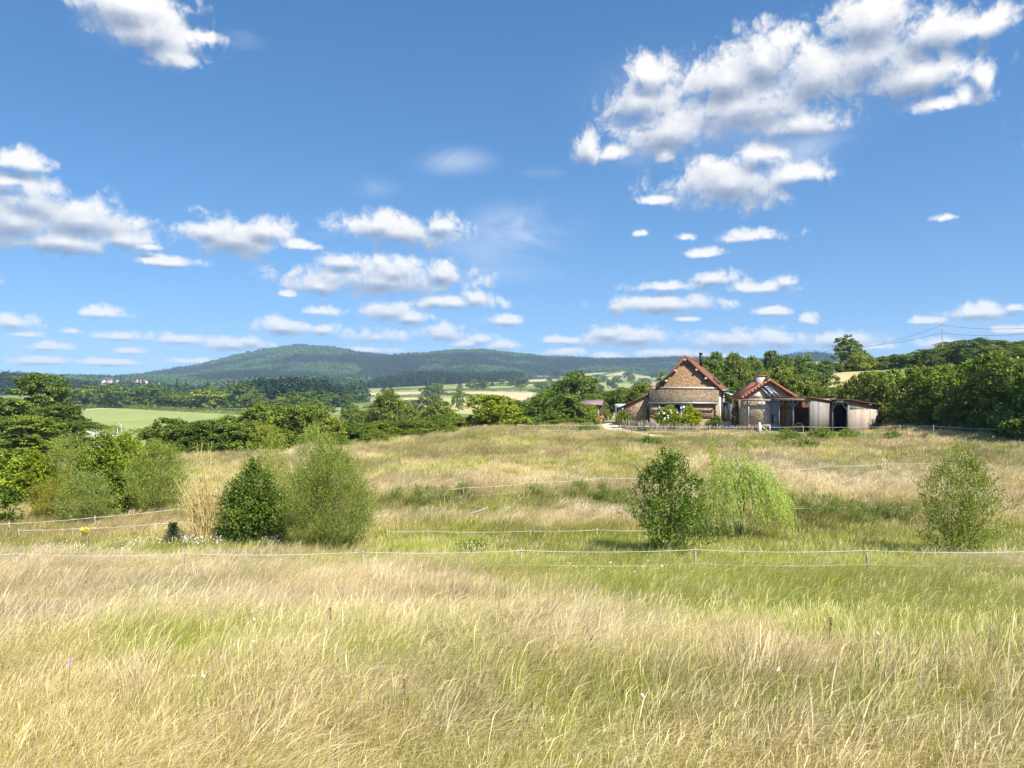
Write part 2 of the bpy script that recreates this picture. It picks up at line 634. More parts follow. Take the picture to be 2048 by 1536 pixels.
def inside(poly, x, y):
    r = np.zeros(x.shape, bool)
    n = len(poly)
    for i in range(n):
        (xa, ya), (xb, yb) = poly[i], poly[(i + 1) % n]
        c = ((ya > y) != (yb > y)) & (x < (xb - xa) * (y - ya) / (yb - ya + 1e-12) + xa)
        r ^= c
    return r


# fields across the valley: outline points on the far slopes, colour
STRAW, HAY, GREENF, PALEG, EARTH = (.42, .35, .16), (.50, .42, .23), (.16, .24, .055), (.27, .31, .10), (.40, .27, .15)
FIELDS = [
    ([(135, 838), (150, 822), (215, 816), (330, 821), (515, 832), (500, 846), (420, 852), (330, 866), (270, 869), (215, 866), (165, 852)], PALEG, 200),
    ([(125, 814), (150, 811), (200, 814), (215, 817), (150, 821), (130, 822)], HAY, 300),
    ([(215, 900), (240, 872), (330, 868), (420, 870), (420, 905), (330, 915), (240, 915)], (.22, .28, .08), 120),
    ([(700, 778), (830, 777), (1010, 772), (1040, 775), (900, 779), (760, 783), (690, 784)], PALEG, 500),
    ([(690, 790), (760, 784), (930, 783), (960, 786), (800, 792), (700, 794)], HAY, 500),
    ([(690, 800), (800, 796), (960, 797), (950, 800), (800, 803), (690, 806)], HAY, 450),
    ([(830, 795), (930, 796), (1010, 806), (960, 830), (860, 822), (800, 815)], (.40, .36, .15), 350),
    ([(900, 787), (960, 783), (1060, 785), (1110, 793), (1090, 800), (1020, 800), (960, 793)], HAY, 450),
    ([(960, 780), (1100, 780), (1180, 783), (1120, 786), (1030, 784)], (.30, .28, .13), 500),
    ([(890, 768), (960, 757), (1020, 756), (1060, 760), (1000, 764), (930, 770)], EARTH, 700),
    ([(1010, 770), (1060, 763), (1110, 761), (1130, 766), (1080, 770), (1030, 773)], STRAW, 700),
    ([(1040, 760), (1110, 757), (1140, 758), (1120, 762), (1060, 763)], HAY, 800),
    ([(1075, 749), (1110, 746), (1180, 747), (1190, 752), (1110, 755), (1075, 753)], (.36, .33, .14), 900),
    ([(1080, 738), (1180, 735), (1250, 738), (1240, 745), (1120, 745), (1075, 745)], (.30, .26, .12), 1100),
    ([(1175, 745), (1240, 737), (1290, 740), (1300, 750), (1240, 752), (1190, 751)], (.40, .36, .16), 1100),
    ([(1260, 745), (1320, 742), (1345, 748), (1330, 755), (1270, 754)], (.36, .29, .14), 1100),
    ([(1200, 754), (1300, 753), (1340, 757), (1340, 763), (1260, 765), (1200, 763)], (.38, .35, .16), 900),
    ([(1190, 766), (1270, 766), (1262, 778), (1190, 782)], PALEG, 700),
    ([(1268, 766), (1345, 764), (1345, 782), (1255, 782)], EARTH, 700),
    ([(1195, 784), (1330, 783), (1330, 812), (1195, 812)], (.40, .36, .18), 200),
    ([(1600, 790), (1606, 748), (1660, 741), (1760, 742), (1770, 790), (1700, 795)], (.44, .36, .17), 115),
    ([(1180, 838), (1290, 832), (1290, 806), (1185, 806)], (.42, .37, .17), 105),
    ([(1900, 700), (1960, 682), (2100, 678), (2100, 705), (1990, 705)], (.24, .25, .09), 230),
]
FIELD_POLYS = [([hit(px, py, d0, 2450) for px, py in pts], c) for pts, c, d0 in FIELDS]

# drift of colours in the near meadow: centre x, centre d, radius x, radius d, change (green, pink, dark)
PATCHES = [
    # wet green hollow where the bushes stand
    (0, 33.0, 5.5, 2.8, (.95, -.2, .05)), (-6, 31.0, 4, 2.2, (.7, 0, 0)), (5.0, 31.0, 4.5, 3.0, (.9, 0, 0)), (12.5, 31.5, 7, 3.2, (1.0, -.2, .04)), (20, 32, 5, 3.6, (1.0, 0, .08)), (1, 27.5, 6, 2.4, (.7, 0, 0)), (10, 26, 8, 3, (.75, 0, 0)), (-9, 28, 5, 2, (.4, .1, 0)),
    (-12, 29.5, 4, 2, (.45, 0, .05)), (-17, 30, 4, 2, (.4, 0, .1)),
    # grey-green rushes
    (-4.5, 41.5, 2.6, 1.8, (.65, -.2, 0.60)), (3.0, 43, 4.5, 1.7, (.55, 0, 0.44)), (9, 38.5, 3.2, 2.0, (.6, 0, 0.64)), (12.5, 37.0, 3, 2.2, (.7, 0, 0.60)), (18, 38, 3, 1.6, (.5, 0, 0.40)), (6.5, 42.5, 2.0, 2.0, (.5, 0, 0.40)),
    # pale flowering grass
    (1, 38.2, 6, 1.1, (-.3, .9, -.1)), (-3.5, 38.6, 3, .8, (-.2, .8, -.1)), (6, 38, 3, 1, (-.2, .8, -.1)), (-5, 48, 5, 1.8, (-.3, .8, 0)), (5, 48.5, 5, 1.2, (-.25, .7, 0)), (18, 57, 7, 3, (-.35, .9, 0)),
    (24, 47, 5, 5, (-.3, .9, -.05)), (11, 44, 3, 1.6, (-.2, .7, 0)), (30, 66, 6, 3, (-.1, .4, 0)),
    # upper slope
    (5, 58, 3, 2.5, (.35, -.3, 0)), (2, 64, 5, 2.5, (-.2, 0, 0.31)), (8.5, 61, 2.5, 5, (.45, -.4, 0)), (-2, 70, 6, 3, (.15, -.1, -.02)), (-6, 62, 5, 4, (-.1, .1, 0.14)), (20, 70, 9, 4, (.2, .1, 0.37)), (12, 72, 5, 3, (.25, 0, 0.26)),
    (27, 75, 8, 3, (.3, 0, 0.20)), (33, 58, 5, 6, (.15, .2, 0.31)), (22, 68, 2, 1.6, (.6, 0, 0)), (25, 71, 2, 1.5, (.6, 0, 0)), (31, 73, 2.5, 1.5, (.5, 0, 0)), (-17, 60, 3.5, 7, (-.4, .6, -.05)), (-16, 72, 6, 3, (.3, 0, 0)),
    # near slope
    (3.5, 10.5, 2.2, 2.0, (.42, 0, 0)), (6.5, 9.5, 1.8, 1.6, (.4, 0, 0)), (-.5, 11.5, 1.6, 1.4, (.35, 0, 0)), (2.6, 5.6, 1.4, .7, (.4, 0, 0)), (-2.6, 6.2, 1.0, .6, (.3, 0, 0)),
    (-18.4, 28.6, .8, .7, (1, 0, .5)), (-17.0, 29.4, 1.1, .6, (1, 0, .35)),
    (4.5, 19.5, 4.5, 6, (.72, -.2, -.05)), (9, 20, 5, 6, (.72, -.2, -.05)), (2, 23, 4, 3, (.6, 0, 0)), (7.5, 13, 4.5, 4, (.40, .1, -.03)), (3.2, 14, 2.2, 3, (.35, 0, 0)), (3.8, 7.2, 1.6, 1.2, (.35, 0, 0)), (-1.2, 7.3, .9, .7, (.55, 0, .1)), (-3.6, 8.6, 1.0, 1.2, (.6, 0, .12)), (-4.4, 8.4, .8, .8, (.4, 0, .1)),
    (-.8, 8.9, .7, .7, (.4, 0, 0)), (-7, 16, 5, 6, (-.15, .25, .03)), (-2.5, 12.5, 2.5, 2, (-.1, .1, .15)), (.5, 9.5, 1.5, 1.2, (-.1, .15, .12)), (-6, 11, 2, 2, (-.05, .2, .08)), (1.8, 6.2, 1.0, .6, (.35, 0, .05)), (5.8, 8, 1.6, 1.2, (.3, 0, .08)), (.6, 5.9, .9, .4, (.25, 0, .05)),
    (15, 24, 4, 3, (-.1, .5, 0)), (8.8, 15.5, 1.2, 1.4, (.5, 0, .2)), (-13, 24, 5, 3, (-.1, .4, 0)),
]


def meadow(x, d):
    """(green, pink, dark) of the grass at x, d"""
    g = 0.20 + (fbm(x / 3.1, d / 4.5, 4) - 0.5) * 0.95
    p = 0.25 + (fbm(x / 5.3 + 31, d / 5.3, 3) - 0.5) * 0.9
    k = 0.08 + (fbm(x / 2.2 + 71, d / 3.2, 4) - 0.5) * 0.75
    wx = x + (fbm(x / 1.7 + 5, d / 1.7, 3) - 0.5) * 2.2
    wd = d + (fbm(x / 1.7 + 55, d / 1.7, 3) - 0.5) * 2.2
    mott = 0.45 + 1.1 * fbm(x / 1.1 + 140, d / 1.3 + 60, 4)
    for (cx, cd, rx, rd, (a, b, c)) in PATCHES:
        w = np.exp(-((wx - cx) / rx) ** 2 - ((wd - cd) / rd) ** 2) * mott
        g, p, k = g + a * w, p + b * w, k + c * w
    up = smooth01((d - 42) / 15)                # the far slope is yellower than the near one
    return np.clip(g + .14 * up, 0, 1), np.clip(p - .22 * up, 0, 1), np.clip(k, 0, 0.8)


def lerp3(a, b, t):
    return np.asarray(a) + (np.asarray(b) - np.asarray(a)) * t[..., None]


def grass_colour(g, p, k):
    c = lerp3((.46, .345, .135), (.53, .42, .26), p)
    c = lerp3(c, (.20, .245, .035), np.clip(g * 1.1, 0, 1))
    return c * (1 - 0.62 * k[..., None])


def build_ground():
    nu, nd = 560, 620
    uu = np.linspace(-1, 1, nu)
    uu = uu * 0.86 + np.sign(uu) * np.clip(np.abs(uu) - 0.93, 0, 1) * 22
    dd = np.concatenate([np.linspace(-38, 2, 24), np.geomspace(2.6, 5600, nd - 24)])
    U, Dm = np.meshgrid(uu, dd)
    wscale = np.where(Dm > 20, Dm + 8, 28 + 0 * Dm)
    X = U * wscale
    Z = zg(X, Dm)
    col = np.zeros(X.shape + (4,))
    g, p, k = meadow(X, Dm)
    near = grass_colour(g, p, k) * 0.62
    # valley pasture, with darker rough ground on the slopes
    n = fbm(X / 60.0, Dm / 60.0, 4)
    past = lerp3((.13, .19, .045), (.25, .27, .09), smooth01((n - .35) / .3))
    t = smooth01((Dm - 92) / 30)
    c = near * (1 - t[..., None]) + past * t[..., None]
    wood = lerp3((.018, .038, .016), (.035, .065, .022), fbm(X / 90, Dm / 90, 4))
    t = smooth01((Dm - 2380) / 60)
    c = c * (1 - t[..., None]) + wood * t[..., None]
    m = (X < 120) & (Dm > 1560)
    c[m] = wood[m]
    for poly, fc in FIELD_POLYS:
        m = inside(poly, X, Dm)
        streak = 0.86 + 0.28 * fbm(X / 9.0, Dm / 30.0, 4)
        c[m] = (np.array(fc) * streak[..., None])[m]
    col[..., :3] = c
    col[..., 3] = 1
    V = np.stack([X, Dm, Z], -1).reshape(-1, 3)
    nd = len(dd)
    i = np.arange(nd - 1)[:, None] * nu + np.arange(nu - 1)[None]
    faces = np.stack([i, i + 1, i + nu + 1, i + nu], -1).reshape(-1, 4)
    m, T = new_mat("ground_soil_and_turf")
    a = T.N('ShaderNodeAttribute', attribute_name='col')
    geo = T.N('ShaderNodeNewGeometry')
    n1 = noise_node(T, geo.outputs['Position'], 0.9, 6.0, 0.65)
    n2 = noise_node(T, geo.outputs['Position'], 0.03, 4.0, 0.6)
    f = T.M('MULTIPLY', T.M('ADD', T.M('MULTIPLY', n1, 0.7), 0.65), T.M('ADD', T.M('MULTIPLY', n2, 0.5), 0.75))
    sc = T.N('ShaderNodeVectorMath', operation='SCALE')
    T.L(a.outputs['Color'], sc.inputs[0])
    T.L(f, sc.inputs['Scale'])
    principled(T, sc.outputs[0], 0.95, 0.1, bump=n1, bump_d=0.15)
    me = make_mesh("ground", V, [faces], {"col": col.reshape(-1, 4)}, smooth=True, mats=[m])
    tag(link("ground", me), kind="structure")


build_ground()


def ribbon(name, centre, width, mat, up=0.02, n=80, kind="structure"):
    """a track that lies on the ground along x, d points"""
    P = np.array(centre, float)
    t = np.linspace(0, len(P) - 1, n)
    Q = np.stack([np.interp(t, np.arange(len(P)), P[:, 0]), np.interp(t, np.arange(len(P)), P[:, 1])], -1)
    ker = np.ones(9) / 9
    for a in range(2):
        Q[:, a] = np.convolve(np.pad(Q[:, a], 4, mode='edge'), ker, mode='valid')
    tn = np.gradient(Q, axis=0)
    tn /= np.linalg.norm(tn, axis=1)[:, None] + 1e-9
    nm = np.stack([-tn[:, 1], tn[:, 0]], -1)
    k = 9
    S = np.linspace(-.5, .5, k)
    wob = 1 + 0.12 * np.sin(np.arange(n) * 0.9) + 0.1 * np.sin(np.arange(n) * 2.3)
    XY = Q[:, None, :] + nm[:, None, :] * (S[None, :, None] * width * wob[:, None, None])
    Z = zg(XY[..., 0], XY[..., 1]) + up - np.where(np.abs(S) > .49, .12, 0)[None]
    V = np.concatenate([XY, Z[..., None]], -1).reshape(-1, 3)
    i = np.arange(n - 1)[:, None] * k + np.arange(k - 1)[None]
    f = np.stack([i, i + 1, i + k + 1, i + k], -1).reshape(-1, 4)
    return tag(link(name, make_mesh(name, V, [f], smooth=True, mats=[mat])), kind=kind)


M_track = plain_mat("pale_gravel", (.56, .46, .34), 0.95, 0.1, vary=0.3, scale=1.2)
M_asphalt = plain_mat("pale_road", (.46, .42, .36), 0.9, 0.2, vary=0.12, scale=0.4)
DRIVE = [((px - CX) / F * d, d) for px, d in ((1330, 76), (1285, 79), (1240, 83), (1215, 88), (1225, 95), (1250, 104), (1262, 114))]
ribbon("farm_track", DRIVE, 3.4, M_track, 0.05)
ROAD = [hit(px, py, 140, 420) for px, py in ((140, 850), (165, 858), (200, 869), (228, 876), (236, 880), (222, 888), (205, 896))]
ribbon("road", ROAD, 6.5, M_asphalt, 0.12, n=120)


# ================================================================ grass
def blades(n, r, h, hv, w, lean, seg, rs, wind=0.0, curl=0.5, head=0.0, head_w=2.6, head_from=0.72, droop=0.0):
    """n curved blades rooted in a disc of radius r: returns verts, quads, attribute h (height share), hd (seed head), rnd"""
    a = rs.uniform(0, 2 * math.pi, n)
    rr = r * np.sqrt(rs.uniform(0, 1, n))
    bx, by = rr * np.cos(a), rr * np.sin(a)
    H = h * (1 + hv * rs.uniform(-1, 1, n))
    da = rs.uniform(0, 2 * math.pi, n)
    L = lean * H * rs.uniform(0.2, 1.0, n)
    lx, ly = L * np.cos(da) + wind * H * rs.uniform(.5, 1.3, n), L * np.sin(da) + wind * .15 * H
    wa = rs.uniform(0, math.pi, n)
    wx, wy = np.cos(wa), np.sin(wa)
    isH = rs.uniform(0, 1, n) < head
    t = np.linspace(0, 1, seg + 1)
    c = t ** (1 + curl * 2)
    z = t - 0.25 * (t ** 3) * np.clip(np.abs(lean) + abs(wind), 0, 1)
    X = bx[:, None] + lx[:, None] * c
    Y = by[:, None] + ly[:, None] * c
    Z = H[:, None] * z
    if droop:
        tip = np.clip((t - head_from) / (1 - head_from), 0, 1)
        Z = Z - isH[:, None] * (droop * H)[:, None] * tip ** 2
        X = X + isH[:, None] * (droop * 0.9 * H)[:, None] * tip
    W = np.where(isH[:, None], np.where(t > head_from, w * head_w * np.sin(np.clip((t - head_from) / (1 - head_from), 0, 1) * math.pi * .85 + .35), w * 0.55), w * (1 - t ** 1.6) + w * 0.08)
    V = np.empty((n, seg + 1, 2, 3))
    for s, sg in ((0, -.5), (1, .5)):
        V[:, :, s, 0] = X + sg * W * wx[:, None]
        V[:, :, s, 1] = Y + sg * W * wy[:, None]
        V[:, :, s, 2] = Z
    b = np.arange(n)[:, None] * (seg + 1) * 2 + np.arange(seg)[None] * 2
    fc = np.stack([b, b + 1, b + 3, b + 2], -1).reshape(-1, 4)
    hh = np.broadcast_to(t[None, :, None], (n, seg + 1, 2)).reshape(-1)
    hd = np.broadcast_to((isH[:, None] & (t > head_from - .05))[:, :, None], (n, seg + 1, 2)).reshape(-1).astype(float)
    rn = np.broadcast_to(rs.uniform(0, 1, n)[:, None, None], (n, seg + 1, 2)).reshape(-1)
    gl = np.broadcast_to(np.where(isH, 0.0, 1.0)[:, None, None], (n, seg + 1, 2)).reshape(-1)
    return V.reshape(-1, 3), fc, hh, hd, rn, gl


def merge_blades(parts):
    V, Fc, o = [], [], 0
    at_ = [[], [], [], []]
    for p in parts:
        V.append(p[0])
        Fc.append(p[1] + o)
        o += len(p[0])
        for i in range(4):
            at_[i].append(p[2 + i])
    return np.concatenate(V), np.concatenate(Fc), [np.concatenate(a) for a in at_]


def grass_material():
    m, T = new_mat("meadow_grass")
    A = lambda nm, kind='GEOMETRY': T.N('ShaderNodeAttribute', attribute_name=nm, attribute_type=kind)
    h, hd, rn, gl = (A(k).outputs['Fac'] for k in ('h', 'hd', 'rn', 'gl'))
    tint = A('tint', 'INSTANCER').outputs['Vector']
    sp = T.N('ShaderNodeSeparateXYZ')
    T.L(tint, sp.inputs[0])
    g, p, k = sp.outputs
    straw = T.mixc(p, (.67, .515, .195, 1), (.77, .625, .365, 1))
    green = T.mixc(rn, (.29, .345, .03, 1), (.54, .55, .085, 1))
    # leaf blades are greener than stems; every blade differs a little
    gf = T.M('ADD', T.M('MULTIPLY', g, 1.35), T.M('MULTIPLY', T.M('SUBTRACT', rn, 0.5), 0.55))
    gf = T.M('ADD', gf, T.M('MULTIPLY', gl, 0.16))
    gf = T.M('SUBTRACT', gf, T.M('MULTIPLY', T.M('MULTIPLY', h, h), 0.18), True)
    c = T.mixc(gf, straw, green)
    headc = T.mixc(p, (.80, .65, .36, 1), (.90, .77, .54, 1))
    headc = T.mixc(T.M('MULTIPLY', k, 0.9), headc, (.36, .215, .10, 1))
    c = T.mixc(T.M('MULTIPLY', hd, T.M('SUBTRACT', 1.0, T.M('MULTIPLY', g, 0.45))), c, headc)
    v = T.M('MULTIPLY', T.M('ADD', T.M('MULTIPLY', rn, 0.5), 0.75), T.M('SUBTRACT', 1.0, T.M('MULTIPLY', k, 0.48)))
    sc = T.N('ShaderNodeVectorMath', operation='SCALE')
    T.L(c, sc.inputs[0])
    T.L(v, sc.inputs['Scale'])
    d = T.N('ShaderNodeBsdfDiffuse')
    t = T.N('ShaderNodeBsdfTranslucent')
    gls = T.N('ShaderNodeBsdfGlossy')
    gls.inputs['Roughness'].default_value = 0.45
    gls.inputs['Color'].default_value = (.9, .85, .7, 1)
    T.L(sc.outputs[0], d.inputs[0])
    T.L(sc.outputs[0], t.inputs[0])
    mx = T.N('ShaderNodeMixShader')
    mx.inputs[0].default_value = 0.42
    T.L(d.outputs[0], mx.inputs[1])
    T.L(t.outputs[0], mx.inputs[2])
    m2 = T.N('ShaderNodeMixShader')
    m2.inputs[0].default_value = 0.035
    T.L(mx.outputs[0], m2.inputs[1])
    T.L(gls.outputs[0], m2.inputs[2])
    T.L(m2.outputs[0], T.out.inputs[0])
    return m


M_grass = grass_material()


def tuft_collection(name, specs, seed, scale_w=1.0):
    """an unlinked collection of tuft prototypes for scattering"""
    c = bpy.data.collections.new(name)
    rs = np.random.default_rng(seed)
    for i, parts in enumerate(specs):
        V, Fc, (h, hd, rn, gl) = merge_blades([blades(rs=rs, **p) for p in parts])
        me = make_mesh("%s_%02d" % (name, i), V, [Fc], {"h": h, "hd": hd, "rn": rn, "gl": gl}, mats=[M_grass])
        c.objects.link(bpy.data.objects.new("%s_%02d" % (name, i), me))
    return c


def scatter(name, pts, rot, scl, idx, tint, collection, mat_kind="stuff"):
    """one object whose geometry nodes set a prototype on each point"""
    me = make_mesh(name, pts, [np.zeros((0, 3), np.int32)], None) if False else bpy.data.meshes.new(name)
    me.vertices.add(len(pts))
    me.vertices.foreach_set("co", np.asarray(pts, np.float32).ravel())
    for k, v, ty in (("rot", rot, 'FLOAT_VECTOR'), ("tint", tint, 'FLOAT_VECTOR')):
        a = me.attributes.new(k, ty, 'POINT')
        a.data.foreach_set("vector", np.asarray(v, np.float32).ravel())
    a = me.attributes.new("scl", 'FLOAT', 'POINT')
    a.data.foreach_set("value", np.asarray(scl, np.float32))
    a = me.attributes.new("idx", 'INT', 'POINT')
    a.data.foreach_set("value", np.asarray(idx, np.int32))
    o = link(name, me)
    g = bpy.data.node_groups.new(name + "_scatter", 'GeometryNodeTree')
    g.interface.new_socket("Geometry", in_out='INPUT', socket_type='NodeSocketGeometry')
    g.interface.new_socket("Geometry", in_out='OUTPUT', socket_type='NodeSocketGeometry')
    gi, go = g.nodes.new('NodeGroupInput'), g.nodes.new('NodeGroupOutput')
    iop = g.nodes.new('GeometryNodeInstanceOnPoints')
    ci = g.nodes.new('GeometryNodeCollectionInfo')
    ci.inputs['Collection'].default_value = collection
    ci.inputs['Separate Children'].default_value = True
    ci.inputs['Reset Children'].default_value = True
    iop.inputs['Pick Instance'].default_value = True

    def attr(nm, ty):
        n = g.nodes.new('GeometryNodeInputNamedAttribute')
        n.data_type = ty
        n.inputs['Name'].default_value = nm
        return [s for s in n.outputs if s.enabled and s.name == 'Attribute'][0]

    e2r = g.nodes.new('FunctionNodeEulerToRotation')
    g.links.new(attr("rot", 'FLOAT_VECTOR'), e2r.inputs[0])
    g.links.new(gi.outputs[0], iop.inputs['Points'])
    g.links.new(ci.outputs[0], iop.inputs['Instance'])
    g.links.new(attr("idx", 'INT'), iop.inputs['Instance Index'])
    g.links.new(e2r.outputs[0], iop.inputs['Rotation'])
    g.links.new(attr("scl", 'FLOAT'), iop.inputs['Scale'])
    g.links.new(iop.outputs[0], go.inputs[0])
    md = o.modifiers.new("scatter", 'NODES')
    md.node_group = g
    tag(o, kind=mat_kind)
    return o


# outlines (x, d) kept clear of tall grass: buildings, garden
NO_GRASS = [[((px - CX) / F * d, d) for px, d in q] for q in (
    [(1248, 83.0), (1300, 80.8), (1440, 78.6), (1515, 77.6), (1515, 110), (1235, 110)],
    [(1480, 77.8), (1545, 77.2), (1622, 76.6), (1700, 76.4), (1775, 77.5), (1765, 86), (1700, 100), (1490, 100)])]



def in_view(x, d, pad=0.05):
    u = x / np.maximum(d, 1.0)
    return (np.abs(u) < 0.665 + pad)


def scatter_points(d0, d1, dens, rs, keep):
    """random places in the wedge ahead, dens per square metre (function of d)"""
    n = int(1.46 * (d1 ** 2 - d0 ** 2) / 2 * dens)
    d = np.sqrt(rs.uniform(d0 ** 2, d1 ** 2, n))
    x = rs.uniform(-0.73, 0.73, n) * d
    m = keep(x, d)
    return x[m], d[m]


def clear_of(x, d):
    m = np.ones(x.shape, bool)
    for poly in NO_GRASS:
        m &= ~inside(poly, x, d)
    P = np.array(DRIVE)
    for a, b in zip(P[:-1], P[1:]):
        ab = b - a
        t = np.clip(((x - a[0]) * ab[0] + (d - a[1]) * ab[1]) / (ab @ ab), 0, 1)
        m &= np.hypot(x - a[0] - t * ab[0], d - a[1] - t * ab[1]) > 1.5
    return m


def meadow_layer(name, d0, d1, dens, coll, kinds, seed, size, keep=None):
    rs = np.random.default_rng(seed)
    x, d = scatter_points(d0, d1, dens, rs, keep or (lambda x, d: clear_of(x, d)))
    # fade the layers into each other
    e = (d1 - d0) * 0.12
    m = rs.uniform(0, 1, len(x)) < np.clip((d1 - d) / e, 0, 1) * np.clip((d - d0) / e + (0.0 if d0 > 6 else 1.0), 0, 1)
    x, d = x[m], d[m]
    z = zg(x, d)
    g, p, k = meadow(x, d)
    n = len(x)
    jit = rs.normal(0, 1, (n, 3)) * (0.14, 0.18, 0.10)
    tint = np.clip(np.stack([g, p, k], -1) + jit, 0, 1)
    straw_k, green_k, fine_k = kinds[:3]
    u = rs.uniform(0, 1, n)
    lodged = smooth01((fbm(x / 2.4 + 210, d / 2.0, 3) - .56) / .06) * (g < .5)
    idx = np.where(u < np.clip(g * 1.0 - .12, 0, .66), rs.choice(green_k, n), np.where(u > 1 - k * .8, rs.choice(fine_k, n), rs.choice(straw_k, n)))
    if len(kinds) > 3:
        idx = np.where(rs.uniform(0, 1, n) < lodged * .55, rs.choice(kinds[3], n), idx)
    rot = np.stack([rs.normal(0, .06, n), rs.normal(0, .06, n), rs.normal(0, 0.6, n) + (fbm(x / 3.7 + 77, d / 5.0, 3) - .5) * 3.2], -1)
    scl = size * rs.uniform(.72, 1.25, n) * (0.66 + 0.68 * fbm(x / 1.6 + 9, d / 1.9, 4)) * (1 - 0.24 * g)
    return scatter(name, np.stack([x, d, z], -1), rot, scl, idx, tint, coll)


B = lambda **k: dict(dict(hv=.3, lean=.35, seg=3, wind=.18, curl=.5), **k)
NEAR_SPECS = []
for q in range(3):      # straw stems with arching heads over short leaves
    NEAR_SPECS.append([B(n=26, r=.16, h=.52, w=.0032, seg=6, head=.85, head_w=2.0, head_from=.80, wind=.24, lean=.42, droop=.10),
                       B(n=10, r=.16, h=.60, w=.0030, seg=6, head=1, head_w=2.3, head_from=.86, wind=.22, lean=.2, droop=.16),
                       B(n=28, r=.17, h=.36, w=.0045, lean=.7, wind=.2)])
for q in range(2):      # green leafy
    NEAR_SPECS.append([B(n=46, r=.15, h=.50, w=.0050, lean=.55, seg=4, wind=.15), B(n=10, r=.14, h=.64, w=.0045, seg=6, head=.7, head_w=2.0, head_from=.8, wind=.25, droop=.08)])
for q in range(2):      # fine reddish panicles
    NEAR_SPECS.append([B(n=30, r=.17, h=.60, w=.0030, seg=5, head=1, head_w=2.6, head_from=.60, wind=.26, lean=.30), B(n=16, r=.16, h=.34, w=.005, lean=.6)])
for q in range(2):      # wind-laid
    NEAR_SPECS.append([B(n=34, r=.17, h=.50, w=.0032, seg=7, head=.7, head_w=2.0, head_from=.8, wind=.95, lean=.3, curl=.3, droop=.05), B(n=14, r=.16, h=.4, w=.0055, lean=.7, wind=.5)])
c_near = tuft_collection("near_tuft", NEAR_SPECS, 3)
MID_SPECS = []
for q in range(3):
    MID_SPECS.append([B(n=26, r=.30, h=.62, w=.010, seg=4, head=.85, head_w=2.2, head_from=.74, wind=.30, droop=.10), B(n=30, r=.32, h=.36, w=.013, lean=.7)])
for q in range(2):
    MID_SPECS.append([B(n=54, r=.30, h=.50, w=.014, lean=.5, seg=3), B(n=8, r=.3, h=.62, w=.010, seg=4, head=.8, head_w=2.0, wind=.25)])
for q in range(2):
    MID_SPECS.append([B(n=34, r=.32, h=.60, w=.009, seg=4, head=1, head_w=2.6, head_from=.6, wind=.26), B(n=24, r=.3, h=.34, w=.012, lean=.6)])
for q in range(2):      # wind-laid
    MID_SPECS.append([B(n=34, r=.32, h=.6, w=.010, seg=5, head=.7, head_w=2.0, head_from=.78, wind=.9, lean=.3, curl=.3), B(n=24, r=.3, h=.36, w=.013, lean=.7, wind=.4)])
c_mid = tuft_collection("mid_tuft", MID_SPECS, 4)
FAR_SPECS = []
for q in range(3):
    FAR_SPECS.append([B(n=44, r=.55, h=.62, w=.022, seg=3, head=.8, head_w=1.9, head_from=.7, wind=.32), B(n=46, r=.6, h=.38, w=.026, lean=.7, seg=2)])
for q in range(2):
    FAR_SPECS.append([B(n=90, r=.55, h=.50, w=.027, lean=.5, seg=2)])
for q in range(2):
    FAR_SPECS.append([B(n=60, r=.6, h=.58, w=.020, seg=3, head=1, head_w=2.2, head_from=.6, wind=.28), B(n=36, r=.55, h=.34, w=.025, lean=.6, seg=2)])
for q in range(2):      # wind-laid
    FAR_SPECS.append([B(n=60, r=.6, h=.58, w=.022, seg=3, head=.7, head_w=1.8, wind=.9, lean=.3, curl=.3), B(n=36, r=.55, h=.36, w=.026, lean=.7, seg=2)])
c_far = tuft_collection("far_tuft", FAR_SPECS, 6)
KINDS = ([0, 1, 2], [3, 4], [5, 6], [7, 8])


def build_meadow():
    meadow_layer("tall_grass", 3.6, 12.5, 76, c_near, KINDS, 21, 1.0)
    meadow_layer("tall_grass", 11.2, 27, 34, c_near, KINDS, 22, 1.12)
    meadow_layer("tall_grass", 24, 52, 11, c_mid, KINDS, 23, 1.05)

    def upper(x, d):
        px = CX + F * x / d
        return clear_of(x, d) & ((d < 76) | (px > 640)) & ((d < 84) | (px < 1230) | (px > 1640)) & ((d < 89) | (px > 1640))

    meadow_layer("tall_grass", 47, 98, 4.6, c_far, KINDS, 24, 1.0, upper)


build_meadow()


# ================================================================ foliage
def leaf_material(name, base, trans=0.30, rough=0.5, gloss=0.05, warm=(1.25, 1.12, .55)):
    """leaf colour varies by leaf and spray (tint) and is multiplied by the plant's own object colour"""
    m, T = new_mat(name)
    a = T.N('ShaderNodeAttribute', attribute_name='tint').outputs['Fac']
    oi = T.N('ShaderNodeObjectInfo')
    lo = tuple(c * .55 for c in base)
    hi = tuple(min(1, c * w * 1.35) for c, w in zip(base, warm))
    c = ramp_node(T, a, [(0.0, lo), (0.5, base), (1.0, hi)])
    mul = T.VM('MULTIPLY', c, oi.outputs['Color'])
    d = T.N('ShaderNodeBsdfDiffuse')
    t = T.N('ShaderNodeBsdfTranslucent')
    g = T.N('ShaderNodeBsdfGlossy')
    g.inputs['Roughness'].default_value = rough
    g.inputs['Color'].default_value = (.8, .9, .8, 1)
    T.L(mul, d.inputs[0])
    T.L(T.VM('MULTIPLY', mul, (1.5, 1.35, .6)), t.inputs[0])
    m1, m2 = T.N('ShaderNodeMixShader'), T.N('ShaderNodeMixShader')
    m1.inputs[0].default_value = trans
    T.L(d.outputs[0], m1.inputs[1])
    T.L(t.outputs[0], m1.inputs[2])
    m2.inputs[0].default_value = gloss
    T.L(m1.outputs[0], m2.inputs[1])
    T.L(g.outputs[0], m2.inputs[2])
    T.L(m2.outputs[0], T.out.inputs[0])
    return m


